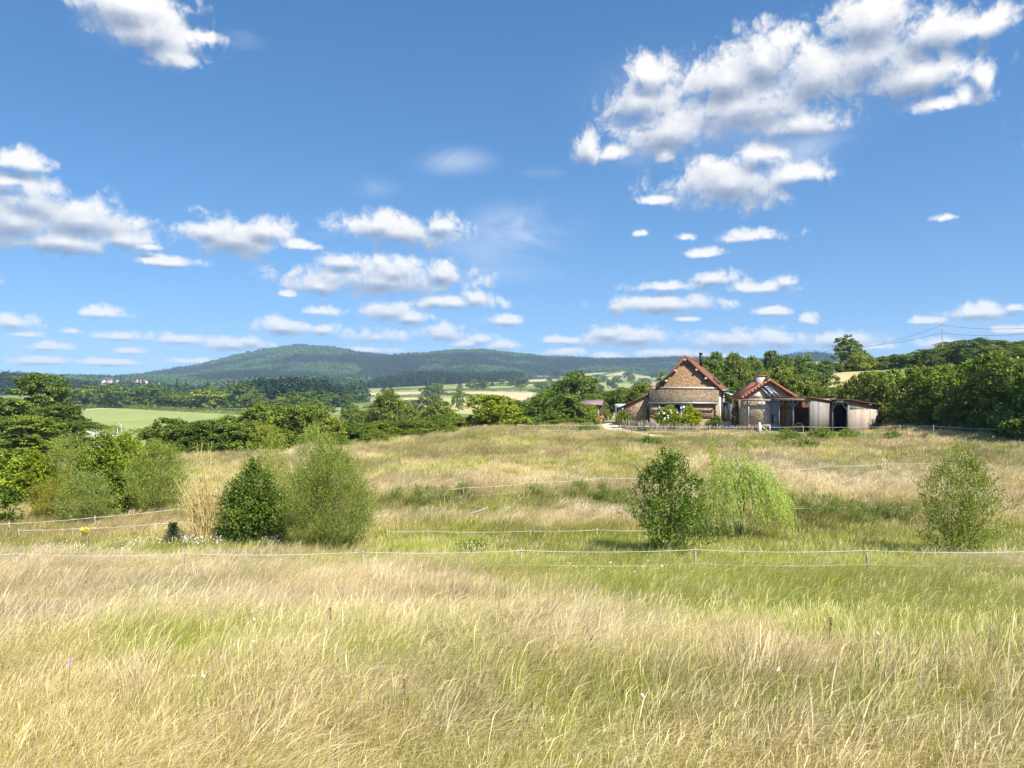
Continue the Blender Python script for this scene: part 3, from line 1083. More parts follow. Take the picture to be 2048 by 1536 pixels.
M_leaf = leaf_material("leaves", (.145, .195, .020), trans=.24, gloss=.03)
M_gloss_leaf = leaf_material("glossy_leaves", (.125, .185, .020), trans=.22, rough=.5, gloss=.035)
M_willow_leaf = leaf_material("willow_leaves", (.27, .315, .075), trans=.32, gloss=.03)
M_needle = leaf_material("needles", (.030, .062, .028), trans=.05, gloss=.02, warm=(1.1, 1.05, .9))
M_bark = plain_mat("bark", (.13, .10, .075), 0.95, 0.1, vary=.4, scale=9)
M_yellow_bark = plain_mat("pale_yellow_bark", (.60, .47, .20), 0.8, 0.2, vary=.25, scale=9)


def norm(v):
    return v / (np.linalg.norm(v, axis=-1, keepdims=True) + 1e-9)


def leaf_cards(C, A, Nn, L, Wd, fold=0.25):
    """one folded four-cornered leaf at each centre C, along A, facing Nn"""
    A = norm(A)
    S = norm(np.cross(A, Nn))
    Nn = np.cross(S, A)
    L, Wd = L[:, None], Wd[:, None]
    b = C - A * L * .5
    t = C + A * L * .5
    m = C + A * L * 0.02
    l, r = m + S * Wd * .5 + Nn * Wd * fold, m - S * Wd * .5 + Nn * Wd * fold
    V = np.stack([b, r, t, l], 1).reshape(-1, 3)
    f = np.arange(len(C) * 4).reshape(-1, 4)
    return V, f


def crown_mesh(name, lobes, n, leaf, rs, mat, aspect=.62, clump=.20, flat=1.0, up=.45, per_clump=26, inner=.55):
    """leaves in clumps over a set of lobes (x, y, z, rx, ry, rz): an uneven crown with gaps"""
    lobes = np.array(lobes, float)
    area = (lobes[:, 3] * lobes[:, 4] + lobes[:, 3] * lobes[:, 5] + lobes[:, 4] * lobes[:, 5])
    nc = max(8, n // per_clump)
    k = rs.choice(len(lobes), nc * 2, p=area / area.sum())
    u = norm(rs.normal(0, 1, (len(k), 3)))
    low = u[:, 2] < -0.55
    u[low, 2] *= -1
    rad = rs.uniform(inner, 1.06, len(k)) ** .6
    P = lobes[k, :3] + u * lobes[k, 3:6] * rad[:, None]
    # drop clumps buried deep in another lobe
    deep = np.zeros(len(k), bool)
    for j, L in enumerate(lobes):
        q = np.linalg.norm((P - L[:3]) / L[3:6], axis=1)
        deep |= (q < .55) & (k != j)
    P, k, u = P[~deep][:nc], k[~deep][:nc], u[~deep][:nc]
    size = lobes[k, 3:6].mean(1) * clump * rs.uniform(.6, 1.5, len(k))
    ct = rs.normal(.5, .16, len(k))
    cnt = rs.poisson(per_clump, len(k)) + 3
    own = np.repeat(np.arange(len(k)), cnt)
    off = rs.normal(0, 1, (len(own), 3))
    off = norm(off) * rs.uniform(0.2, 1, (len(own), 1)) ** .5 * 1.35
    off[:, 2] *= flat * .8
    C = P[own] + off * size[own][:, None]
    Nn = norm(u[own] * .7 + norm(off) * .6 + rs.normal(0, .55, (len(own), 3)) + np.array([0, 0, up]))
    A = norm(rs.normal(0, 1, (len(own), 3)) + u[own] * .5 - np.array([0, 0, .25]))
    Ls = leaf * rs.uniform(.65, 1.35, len(own))
    V, f = leaf_cards(C, A, Nn, Ls, Ls * aspect)
    tint = np.clip(ct[own] + rs.normal(0, .14, len(own)), 0, 1)
    return make_mesh(name, V, [f], {"tint": np.repeat(tint, 4)}, mats=[mat])


def limbs_mesh(name, H, base_r, targets, rs, mat, fork=.3, seg=6, wob=.06):
    """a tapered trunk with a bent limb to each target"""
    b = MB()
    top = Vector((rs.normal(0, .04) * H, rs.normal(0, .04) * H, H * .72))
    tr = [Vector((0, 0, -.3)), Vector((0, 0, 0))] + [top * t + Vector((rs.normal(0, wob * .3) * H, rs.normal(0, wob * .3) * H, 0)) for t in (.25, .5, .75, 1)]
    b.tube(tr, [base_r * 1.5, base_r * 1.15, base_r * .85, base_r * .62, base_r * .4, base_r * .18], seg)
    for t in targets:
        t = Vector(t)
        s = min(.8, max(fork, t.z / H * .55 * rs.uniform(.7, 1.1)))
        p0 = top * s
        mid = (p0 + t) / 2 + Vector((rs.normal(0, .05), rs.normal(0, .05), rs.uniform(-.04, .06))) * H
        b.tube([p0, (p0 + mid) / 2, mid, t], [base_r * .42, base_r * .34, base_r * .24, base_r * .08], 5)
    return make_mesh(name, np.concatenate(b.v), [np.array(x) for x in b.f.values()], smooth=True, mats=[mat])


def broad_lobes(rs, H, W, n, low=.30, flat=.8, top=1.0):
    """lobes of a broad-leaved crown standing on z = 0"""
    out = []
    for i in range(n):
        t = rs.uniform(0, 1)
        z = H * (low + (top - low) * (.12 + .72 * t))
        rmax = W / 2 * math.sqrt(max(.05, 1 - ((z / H - .5) / .62) ** 2))
        a = 2.4 * i + rs.uniform(-.5, .5)
        r = rmax * rs.uniform(.35, .72)
        s = rs.uniform(.16, .29) * W
        s = min(s, (H - z) * 1.0 + .05 * H)
        out.append((r * math.cos(a), r * math.sin(a), z, s, s, s * flat))
    out.append((0, 0, H * (low + (top - low) * .55), W * .27, W * .27, H * .26))
    out.append((rs.normal(0, .06) * W, 0, H * .84, W * .18, W * .18, H * .15))
    return out


PROTO = {}             # kind -> list of (crown mesh, trunk mesh, nominal height, nominal width)


def proto(kind, H, W, crown, trunk):
    PROTO.setdefault(kind, []).append((crown, trunk, H, W))


def make_protos():
    rs = np.random.default_rng(77)
    for i in range(5):      # hedge shrubs, foliage down to the ground
        H, W = 5.0, 5.2
        lb = broad_lobes(rs, H, W, 11, low=.02, flat=.85) + [(rs.normal(0, 1.4), rs.normal(0, 1.4), .8, 1.2, 1.2, 1.0) for _ in range(9)]
        proto('hedge', H, W, crown_mesh("hedge_crown", lb, 15000, .21, rs, M_leaf, clump=.22, per_clump=30), limbs_mesh("hedge_trunk", H * .8, .11, [l[:3] for l in lb[:8]], rs, M_bark, .12))
    for i in range(4):      # full broad trees
        H, W = 10.0, 9.0
        lb = broad_lobes(rs, H, W, 17, low=.06)
        proto('broad', H, W, crown_mesh("broad_crown", lb, 15000, .34, rs, M_leaf, clump=.22, per_clump=30), limbs_mesh("broad_trunk", H, .26, [l[:3] for l in lb[:12]], rs, M_bark, .2))
    for i in range(3):      # spreading trees with foliage in tiers
        H, W = 10.0, 10.0
        lb = []
        for j in range(26):
            t = (j + .5) / 26
            z = H * (.16 + .80 * t)
            rm = W / 2 * (1 - max(0, t - .35) ** 1.3 * 1.25)
            a = 2.4 * j
            r = rm * rs.uniform(.25, .78)
            s = rs.uniform(.12, .2) * W
            lb.append((r * math.cos(a), r * math.sin(a), z, s, s, s * .42))
        lb.append((0, 0, H * .92, W * .13, W * .13, H * .08))
        proto('tiered', H, W, crown_mesh("tiered_crown", lb, 22000, .27, rs, M_leaf, clump=.26, flat=.55, up=.9, per_clump=32), limbs_mesh("tiered_trunk", H, .24, [l[:3] for l in lb[::2]], rs, M_bark, .2))
    for i in range(3):      # narrow tall tree
        H, W = 10.0, 5.0
        lb = broad_lobes(rs, H, W, 13, low=.06, flat=1.0)
        proto('tall', H, W, crown_mesh("tall_crown", lb, 8000, .30, rs, M_leaf, clump=.2), limbs_mesh("tall_trunk", H, .2, [l[:3] for l in lb[:9]], rs, M_bark, .2))
    for i in range(5):      # trees half a kilometre off and more
        H, W = 10.0, 9.5
        lb = broad_lobes(rs, H, W, 15, low=-.05)
        proto('far', H, W, crown_mesh("far_crown", lb, 3600, .62, rs, M_leaf, clump=.24, per_clump=22), limbs_mesh("far_trunk", H * .8, .3, [l[:3] for l in lb[:5]], rs, M_bark, .2, seg=5))
    for i in range(3):      # conifers
        H, W = 10.0, 4.2
        P, A, Nn, Ls = [], [], [], []
        for j in range(34):
            z = H * (.08 + .9 * j / 34)
            rr = W / 2 * (1 - z / H) ** .85 + .08
            for q in range(11):
                a = rs.uniform(0, 2 * math.pi)
                s = np.array([math.cos(a), math.sin(a), -.32])
                for w in range(4):
                    t = rs.uniform(.25, 1)
                    P.append(np.array([0, 0, z]) + s * rr * t + rs.normal(0, .06, 3))
                    A.append(s + rs.normal(0, .25, 3))
                    Nn.append(np.array([0, 0, 1]) + rs.normal(0, .4, 3))
                    Ls.append(.30 + .30 * (1 - z / H))
        P, A, Nn, Ls = map(np.array, (P, A, Nn, Ls))
        Ls = Ls * rs.uniform(.7, 1.3, len(Ls))
        V, f = leaf_cards(P, A, Nn, Ls, Ls * .5)
        cr = make_mesh("conifer_crown", V, [f], {"tint": np.repeat(np.clip(rs.normal(.5, .2, len(P)), 0, 1), 4)}, mats=[M_needle])
        b = MB()
        b.tube([(0, 0, -.3), (0, 0, H * .5), (0, 0, H * .97)], [.2, .12, .03], 6)
        proto('conifer', H, W, cr, make_mesh("conifer_trunk", np.concatenate(b.v), [np.array(x) for x in b.f.values()], mats=[M_bark]))


make_protos()
_pick = {}


FULL = {'hedge': (1.32, .98), 'far': (1.30, 1.06), 'broad': (1.18, 1.05), 'tiered': (1.38, 1.03), 'tall': (1.1, 1.0), 'conifer': (1.1, 1.0)}


def plant(name, kind, px, d, top, width, label, cat='tree', group=None, colour=(1, 1, 1), rz=None, dx=0.0):
    """a tree of a shared kind standing at view column px, depth d, as high and wide as measured"""
    k = _pick.get(kind, 0)
    _pick[kind] = k + 1
    crown, trunk, H, W = PROTO[kind][k % len(PROTO[kind])]
    p = at(px, d)
    h = max(.8, (CY - top) / F * d - p.z)
    w = width / F * d * FULL[kind][0]
    h = h * FULL[kind][1]
    o = empty(name, p, rz if rz is not None else (k * 2.399) % 6.283)
    o.scale = (w / W, w / W, h / H)
    c = link("crown", crown, o)
    j = 0.90 + 0.2 * ((k * 0.618) % 1)
    c.color = (colour[0] * j, colour[1] * j, colour[2] * j, 1)
    link("trunk", trunk, o)
    tag(o, label, cat, group)
    return o


ORD = ['first', 'second', 'third', 'fourth', 'fifth', 'sixth', 'seventh', 'eighth', 'ninth', 'tenth', 'eleventh', 'twelfth', 'thirteenth', 'fourteenth', 'fifteenth', 'sixteenth']
DARK, MIDG, LIGHT, YEL, OLIVE = (.72, .84, .85), (1.0, 1.05, .9), (1.35, 1.3, 1.2), (1.6, 1.5, .9), (1.15, 1.08, 1.0)

# --- hedge along the far edge of the meadow, left part
for i, (px, d, top, w, c) in enumerate([(318, 68, 850, 66, MIDG), (352, 69, 836, 84, DARK), (398, 69, 840, 80, DARK), (440, 69, 838, 84, DARK), (482, 70, 832, 86, MIDG)]):
    plant("hedge_tree", 'hedge', px, d, top, w, "dense dark tree at the straw meadow's far edge, %s from the left" % ORD[i], 'tree', "dark trees at the meadow's far edge", c)
HB = [(522, 70, 806, 82, MIDG), (566, 71, 812, 76, MIDG), (606, 72, 808, 80, MIDG), (650, 73, 828, 76, OLIVE), (690, 75, 842, 72, DARK), (728, 77, 846, 66, MIDG),
      (766, 79, 844, 70, OLIVE), (806, 81, 840, 70, DARK), (846, 83, 836, 66, MIDG), (884, 86, 830, 62, MIDG), (918, 88, 834, 56, OLIVE), (945, 90, 836, 44, LIGHT)]
for i, (px, d, top, w, c) in enumerate(HB):
    plant("hedge_shrub", 'hedge', px, d, top, w, "%s shrub from the left in the long green hedge behind the meadow" % ORD[i], 'shrub', "shrubs of the long hedge behind the meadow", c)
for i, (px, d, top, w) in enumerate([(540, 66, 850, 40), (660, 70, 862, 40), (745, 74, 860, 44), (825, 78, 856, 44), (900, 83, 852, 44)]):
    plant("bramble", 'hedge', px, d, top, w, "low bramble at the foot of the long meadow hedge, %s from the left" % ORD[i], 'bramble', "brambles at the foot of the long hedge", OLIVE)
# --- hedge nearest the farm track
plant("ivy_clad_tree", 'hedge', 985, 89, 789, 78, "rounded shrub with bright yellow-green top left of the darkest hedge", 'shrub', None, YEL)
HC = [(1030, 91, 798, 66, DARK), (1068, 92, 790, 70, DARK), (1104, 93, 783, 72, DARK), (1138, 94, 790, 62, MIDG), (1166, 95, 806, 44, LIGHT)]
for i, (px, d, top, w, c) in enumerate(HC):
    plant("hedge_shrub", 'hedge', px, d, top, w, "%s shrub from the yellow-green one in the dark hedge by the track" % ORD[i], 'shrub', "shrubs of the dark hedge by the farm track", c)
for i, (px, d, top, w) in enumerate([(1050, 88, 840, 44), (1110, 89, 838, 46), (1150, 90, 836, 40)]):
    plant("bramble", 'hedge', px, d, top, w, "low bramble at the foot of the dark hedge by the track, %s from the left" % ORD[i], 'bramble', "brambles at the foot of the dark hedge", OLIVE)
# --- trees standing behind those hedges
plant("field_tree", 'broad', 785, 172, 789, 92, "wide domed tree rising behind the middle of the long hedge", 'tree', None, OLIVE)
plant("field_tree", 'broad', 880, 150, 806, 70, "low domed tree behind the long hedge, left of the yellow-green shrub", 'tree', None, OLIVE)
plant("field_tree", 'broad', 715, 190, 820, 56, "dark rounded tree behind the long hedge, left of the wide domed tree", 'tree', None, MIDG)
plant("field_tree", 'broad', 1148, 162, 746, 104, "big dark rounded tree towering over the dark hedge by the track", 'tree', None, DARK)
plant("field_tree", 'broad', 1108, 172, 772, 60, "smaller tree leaning against the left of the big dark rounded tree", 'tree', None, MIDG)
plant("field_tree", 'broad', 1180, 150, 790, 46, "small light tree at the right foot of the big dark rounded tree", 'tree', None, LIGHT)
plant("orchard_tree", 'broad', 1212, 128, 786, 66, "small tree above the pale grass left of the farmhouse", 'tree', "trees left of the farmhouse", MIDG)
plant("orchard_tree", 'broad', 1248, 122, 777, 72, "dark tree above the white van left of the farmhouse", 'tree', "trees left of the farmhouse", DARK)
plant("orchard_tree", 'broad', 1284, 118, 770, 66, "bright green tree just above the farmhouse's low left roof", 'tree', "trees left of the farmhouse", MIDG)
plant("orchard_shrub", 'hedge', 1204, 112, 806, 26, "rounded green shrub beside the open cart shed", 'shrub', None, LIGHT)
plant("orchard_tree", 'tall', 1326, 190, 744, 34, "pale tree peeping over the farmhouse's left roof slope", 'tree', None, LIGHT)
# --- behind the farmhouse and oven house
for (px, d, top, w, c, lab) in [
    (1424, 126, 711, 62, MIDG, "tall bright tree just right of the farmhouse flue"),
    (1466, 126, 712, 58, OLIVE, "tall rounded tree, second to the right of the farmhouse flue"),
    (1503, 137, 716, 46, MIDG, "narrow tree third to the right of the farmhouse flue"),
    (1452, 116, 748, 62, DARK, "lower tree behind the glazed lean-to of the farmhouse"),
    (1553, 138, 707, 66, DARK, "dark broad tree behind the oven house ridge"),
    (1522, 118, 752, 50, MIDG, "small tree behind the left slope of the oven house roof"),
    (1566, 108, 736, 92, OLIVE, "big olive-green bushy tree right behind the oven house"),
    (1602, 146, 718, 58, DARK, "dark tree left of the dry hillside patch"),
    (1642, 156, 724, 54, DARK, "dark tree above the dry hillside patch, at the start of the hill hedge"),
    (1600, 110, 776, 56, MIDG, "leafy bush behind the shed roof left of the dry hillside patch")]:
    plant("farm_tree", 'broad', px, d, top, w, lab, 'tree', "trees behind the farm buildings", c)
# --- hedge along the hill top, right
for i, (px, d, top, w, c) in enumerate([(1682, 207, 726, 44, DARK), (1718, 207, 722, 44, DARK), (1752, 207, 714, 50, MIDG), (1790, 206, 708, 52, DARK), (1828, 206, 704, 52, MIDG), (1864, 203, 698, 52, DARK),
                                        (1900, 198, 690, 54, MIDG), (1940, 192, 677, 62, DARK), (1980, 188, 690, 58, MIDG), (2022, 184, 694, 60, MIDG), (2066, 180, 694, 60, MIDG)]):
    plant("hill_shrub", 'hedge', px, d, top, w, "%s shrub from the left in the hedge along the hill top" % ORD[i], 'shrub', "shrubs of the hedge along the hill top", c)
plant("poplar", 'tall', 1698, 214, 667, 54, "tall lone tree standing above the hill hedge against the sky", 'tree', None, (.95, 1.0, 1.0))
plant("golden_shrub", 'hedge', 1722, 203, 699, 44, "golden yellow-green shrub right beside the tall lone tree", 'shrub', None, (1.5, 1.42, .75))
for i, (px, top, w) in enumerate([(1880, 676, 70), (1960, 674, 80), (2040, 672, 80)]):
    plant("hill_bush", 'hedge', px + 30, 262, top + 6, w, "low bush on the grassy hill crest at the far right, %s from the left" % ORD[i], 'shrub', "low bushes on the grassy hill crest", OLIVE)
# --- big hedge on the right, coming towards the camera
for i, (px, d, top, w, c) in enumerate([(1650, 99, 773, 52, MIDG), (1690, 96, 762, 62, MIDG), (1735, 93, 744, 70, OLIVE), (1785, 89, 737, 80, MIDG), (1838, 84, 734, 88, OLIVE), (1890, 79, 728, 96, MIDG),
                                        (1945, 73, 714, 108, MIDG), (2005, 68, 708, 118, DARK), (2070, 63, 708, 128, DARK), (2140, 59, 690, 140, DARK)]):
    plant("hedge_tree", 'hedge', px, d, top, w, "%s bushy tree from the shed in the big dark hedge at the right" % ORD[i], 'tree', "bushy trees of the big hedge right of the shed", c)
for i, (px, d, top, w, c) in enumerate([(1775, 86, 812, 60, MIDG), (1825, 80, 800, 70, OLIVE), (1880, 76, 800, 74, DARK), (1940, 71, 806, 80, DARK), (2000, 66, 800, 90, DARK), (2062, 61, 800, 90, DARK)]):
    plant("hedge_shrub", 'hedge', px, d, top, w, "%s low shrub from the shed along the foot of the big right hedge" % ORD[i], 'shrub', "shrubs at the foot of the big right hedge", c)
# --- big trees at the left
for (px, d, top, w, c, lab) in [
    (84, 112, 756, 118, DARK, "tallest dark tree at the left, its top against the sky"),
    (18, 96, 806, 130, MIDG, "broad spreading tree at the left edge below the tallest one"),
    (112, 94, 812, 118, DARK, "spreading tree beside the pasture road at the left"),
    (60, 82, 836, 130, MIDG, "broad layered tree low in the group of large left trees"),
    (150, 86, 846, 66, DARK, "rightmost small spreading tree of the large left group"),
    (-46, 92, 796, 110, DARK, "spreading tree cut off by the left edge of the view")]:
    plant("spreading_tree", 'tiered', px, d, top, w, lab, 'tree', "large trees at the left", c)
# --- row of big trees behind the pale pasture and scattered field trees
for i, (px, d, top, w, c) in enumerate([(140, 556, 779, 46, LIGHT), (172, 548, 772, 50, MIDG), (204, 545, 771, 50, MIDG), (244, 540, 766, 46, DARK), (280, 540, 776, 42, DARK), (318, 536, 773, 50, DARK),
                                        (362, 530, 786, 44, MIDG), (395, 528, 788, 40, LIGHT), (428, 520, 774, 62, LIGHT), (480, 505, 769, 52, DARK), (512, 498, 790, 44, MIDG)]):
    plant("pasture_tree", 'far', px, d, top, w, "%s tree from the left in the row behind the pale pasture" % ORD[i], 'tree', "row of trees behind the pale pasture", c)
for i, (px, d, top, w, c) in enumerate([(120, 600, 782, 46, DARK), (226, 600, 776, 50, MIDG), (300, 600, 780, 50, MIDG), (345, 590, 784, 50, DARK), (380, 590, 790, 50, DARK), (450, 560, 784, 50, MIDG), (500, 560, 786, 44, DARK)]):
    plant("pasture_tree", 'far', px, d, top, w, "%s tree from the left filling the back of the pasture tree row" % ORD[i], 'tree', "back trees of the row behind the pale pasture", c)
SC = [(548, 430, 800, 60, MIDG, "domed tree above the left end of the long hedge"), (596, 446, 786, 46, DARK, "round tree in front of the conifer wood"),
      (640, 452, 784, 50, DARK, "dark tree at the right front of the conifer wood"), (622, 415, 800, 44, MIDG, "small tree in front of the dark round ones by the conifer wood"),
      (575, 470, 789, 40, LIGHT, "pale tree at the left front of the conifer wood"), (694, 505, 784, 24, DARK, "small round tree alone in the green field right of the conifer wood"),
      (700, 400, 812, 34, DARK, "dark bush beside the hay fields, left end"), (740, 380, 814, 36, MIDG, "tree in front of the hay fields left of the wide domed tree"),
      (838, 480, 795, 28, DARK, "dark low tree in the hay field left of the pair"), (867, 478, 789, 30, MIDG, "round tree in the hay field casting a dark shadow"), 
      (858, 800, 769, 30, DARK, "left tree of the clump in the middle of the hay fields"), (876, 795, 768, 26, MIDG, "right tree of the clump in the middle of the hay fields"),
      (917, 520, 781, 20, MIDG, "small bush between two hay fields"), (1030, 1090, 753, 22, DARK, "left tree of the pair high in the straw fields"), (1044, 1080, 755, 24, DARK, "right tree of the pair high in the straw fields"),
      (1077, 1010, 763, 16, DARK, "left bush of the twin bushes right of the high straw field pair"), (1089, 1005, 765, 18, MIDG, "right bush of the twin bushes right of the high straw field pair"),
      (945, 950, 760, 22, MIDG, "left bush on the brown field edge"), (966, 940, 760, 22, DARK, "middle bush on the brown field edge"), (1004, 935, 758, 12, MIDG, "thin tree at the right of the brown field"),
      (1102, 1380, 752, 14, DARK, "dark bush in front of the white farm on the far slope"), (1140, 1450, 740, 14, DARK, "dark bush right of the white farm on the far slope"), 
      (1146, 1500, 742, 12, DARK, "second dark bush right of the white farm on the far slope"), (1199, 1000, 769, 20, DARK, "round tree in the green field left of the farmhouse roof"),
      (1207, 1300, 751, 16, DARK, "round tree on the far slope above the green field"), (1195, 1330, 748, 10, DARK, "small bush left of the round tree on the far slope"), 
      (1236, 1300, 752, 18, DARK, "wooded clump high on the far slope, left one"), (1258, 1450, 742, 18, DARK, "wooded clump high on the far slope, upper one"), (1262, 1300, 752, 14, DARK, "wooded clump high on the far slope, lower right one"), 
      (1290, 1250, 756, 20, DARK, "dark tree left of the farmhouse roof on the far slope"), (1312, 1450, 742, 18, DARK, "dark tree close to the farmhouse roof on the far slope"), 
      (1225, 1150, 760, 22, DARK, "broad bush below the clump on the far slope"), (1280, 1120, 762, 26, DARK, "long bush below the clump near the roof"), (1060, 1600, 742, 16, DARK, "bush at the edge of the forest above the straw fields"), 
      (1128, 1600, 738, 10, DARK, "small bush at the forest edge above the white farm"), (1180, 1650, 736, 12, MIDG, "light bush at the forest edge on the far slope"), (1215, 1700, 733, 12, DARK, "dark bush at the forest edge on the far slope")]
for (px, d, top, w, c, lab) in SC:
    if d >= 700:
        d = hit(px, top + .85 * w, 600, 2450)[1]
    plant("field_tree", 'far', px, d, top, w, lab, 'tree', "trees scattered over the far fields", c)
for (px, d, top, w, lab) in [(920, 900, 754, 16, "dark conifer at the left edge of the brown field"), (1110, 1420, 740, 10, "left conifer beside the white farm"), (1116, 1415, 742, 10, "right conifer beside the white farm"),
                             (1166, 1500, 738, 8, "slim dark conifer alone on the far slope"), (985, 945, 757, 9, "small conifer at the middle of the brown field"), (402, 560, 776, 18, "left dark conifer behind the pasture trees"), (412, 565, 780, 16, "right dark conifer behind the pasture trees"),
                             (336, 600, 776, 22, "broad dark conifer behind the pasture trees"), (768, 1250, 763, 14, "left conifer of the small group by the green field"), (782, 1250, 764, 14, "right conifer of the small group by the green field")]:
    if d >= 700:
        d = hit(px, top + 1.7 * w, 600, 2450)[1]
    plant("conifer", 'conifer', px, d, top, w, lab, 'conifer', "lone conifers in the far fields", (.9, 1, 1))


# --- dark hedgerows dividing the far fields
def hedgerow(pts, h, w, label, n=None, d0=150, colour=(.85, .9, .9)):
    P = np.array([hit(px, py, d0, 2450) for px, py in pts])
    seg = np.linalg.norm(np.diff(P, axis=0), axis=1)
    L = seg.sum()
    rs = np.random.default_rng(int(pts[0][0] * 7 + pts[0][1]))
    dm = P[:, 1].mean()
    leaf = max(.35, dm / 900)
    n = n or int(min(7000, max(900, L * h * 5.0 / leaf ** 2)))
    t = rs.uniform(0, L, n)
    c = np.concatenate([[0], np.cumsum(seg)])
    x, d = np.interp(t, c, P[:, 0]), np.interp(t, c, P[:, 1])
    hh = h * (.65 + .7 * fbm(t / (h * 2.5), t * 0 + dm, 3))
    a = rs.uniform(0, math.pi, n)
    r = np.sqrt(rs.uniform(.3, 1, n))
    C = np.stack([x + np.cos(a) * r * w / 2 * .5, d + np.cos(a) * r * w / 2 + rs.normal(0, w * .1, n), zg(x, d) + np.sin(a) * r * hh], -1)
    x0, d0_ = P.mean(0)
    org = Vector((x0, d0_, float(zg(x0, d0_))))
    u = np.stack([np.cos(a) * .3, np.cos(a), np.sin(a)], -1)
    V, f = leaf_cards(C - np.array(org), rs.normal(0, 1, (n, 3)), norm(u + rs.normal(0, .5, (n, 3))), leaf * rs.uniform(.7, 1.3, n), leaf * rs.uniform(.5, .9, n))
    o = link("hedgerow", make_mesh("hedgerow", V, [f], {"tint": np.repeat(np.clip(rs.normal(.45, .2, n), 0, 1), 4)}, mats=[M_leaf]))
    o.location = org
    o.color = (*colour, 1)
    tag(o, label, 'hedge', "hedgerows between the far fields")


hedgerow([(148, 842), (168, 856), (195, 864), (222, 868), (245, 871)], 2.6, 3.5, "clipped hedge curving between the pale pasture and the road", colour=(1.1, 1.1, 1))
hedgerow([(256, 870), (290, 869), (330, 867), (400, 862)], 2.0, 2.5, "low hedge along the near edge of the pale pasture", colour=(1, 1, 1))
hedgerow([(135, 821), (160, 819), (190, 817), (215, 816)], 2.8, 4, "low hedge at the far left corner of the pale pasture", d0=250)
hedgerow([(205, 814), (290, 819), (400, 825), (500, 831)], 2.8, 4, "long low hedge along the far edge of the pale pasture", d0=250)
hedgerow([(212, 893), (228, 885), (250, 878)], 1.6, 2.2, "short hedge at the near side of the road bend")
hedgerow([(690, 795), (760, 794), (830, 793), (880, 793)], 3, 4, "dark hedge under the left hay field", d0=450)
hedgerow([(860, 788), (920, 792), (990, 797), (1020, 801)], 3.5, 5, "dark hedge slanting between the two big hay fields", d0=350)
hedgerow([(880, 783), (940, 781), (1010, 782), (1080, 783)], 3.5, 5, "dark hedge along the top of the big hay field", d0=450)
hedgerow([(760, 783), (820, 780), (870, 779)], 3.5, 5, "dark hedge at the left top of the hay fields", d0=550)
hedgerow([(960, 773), (1020, 771), (1110, 768), (1180, 770)], 5, 8, "hedge below the high straw fields", d0=650)
hedgerow([(1060, 783), (1100, 787), (1130, 791)], 3.5, 5, "short slanting hedge right of the big hay field", d0=450)
hedgerow([(690, 807), (760, 806), (830, 805)], 3, 4, "hedge below the lower hay strip", d0=380)
hedgerow([(1080, 755), (1130, 755), (1190, 754)], 6, 9, "hedge under the white farm's field", d0=900)
hedgerow([(1190, 764), (1260, 765), (1340, 763)], 6, 9, "hedge across the middle of the far slope", d0=900)
hedgerow([(1185, 752), (1240, 745), (1260, 741)], 6, 10, "hedge climbing the far slope to the forest", d0=1100)
hedgerow([(1245, 752), (1300, 749), (1345, 748)], 6, 10, "hedge near the forest edge by the farmhouse roof", d0=1100)
hedgerow([(1262, 780), (1272, 772), (1290, 766)], 5, 6, "dark hedge between the green and the brown field left of the roof", d0=650)


# --- far woods: masses that read as one
def wood_proto_collection():
    c = bpy.data.collections.new("far_wood_trees")
    rs = np.random.default_rng(91)
    for i in range(6):
        b_v, b_f, tint = [], [], []
        o = 0
        nt = 14
        conifer = i < 4
        for t in range(nt):
            x, y = rs.uniform(-16, 16, 2)
            H = rs.uniform(13, 21) if conifer else rs.uniform(9, 15)
            W = H * (.30 if conifer else .75)
            tt = rs.normal(.5, .2)
            rings = 5
            for k in range(46 if conifer else 40):
                a = rs.uniform(0, 2 * math.pi)
                if conifer:
                    z = H * rs.uniform(.05, 1) ** 1.15
                    rr = W / 2 * (1 - z / H) + .25
                    s = np.array([math.cos(a), math.sin(a), -.45])
                    C = np.array([x, y, z]) + s * rr * .7
                    A, Nn, L = s, np.array([math.cos(a) * .7, math.sin(a) * .7, .8]), 2.0 + 2.6 * (1 - z / H)
                else:
                    u = norm(rs.normal(0, 1, 3))
                    C = np.array([x, y, H * .55]) + u * np.array([W / 2, W / 2, H * .45]) * .9
                    A, Nn, L = rs.normal(0, 1, 3), u, W * .36
                V, f = leaf_cards(C[None], A[None], Nn[None], np.array([L]), np.array([L * .62]))
                b_v.append(V)
                b_f.append(f + o)
                o += 4
                tint += [min(1, max(0, tt + rs.normal(0, .12)))] * 4
        me = make_mesh("wood_patch", np.concatenate(b_v), [np.concatenate(b_f)], {"tint": np.array(tint)}, mats=[M_wood])
        c.objects.link(bpy.data.objects.new("wood_patch_%d" % i, me))
    return c


def wood_material():
    m, T = new_mat("far_wood_foliage")
    a = T.N('ShaderNodeAttribute', attribute_name='tint').outputs['Fac']
    v = T.N('ShaderNodeAttribute', attribute_name='tint', attribute_type='INSTANCER').outputs['Vector']
    sp = T.N('ShaderNodeSeparateXYZ')
    T.L(v, sp.inputs[0])
    c = ramp_node(T, a, [(0, (.018, .045, .024)), (.5, (.034, .074, .036)), (1, (.065, .115, .045))])
    c2 = ramp_node(T, a, [(0, (.045, .095, .03)), (.5, (.075, .145, .042)), (1, (.12, .20, .06))])
    principled(T, T.mixc(sp.outputs[0], c, c2), .9, .1)
    return m


M_wood = wood_material()
c_wood = wood_proto_collection()


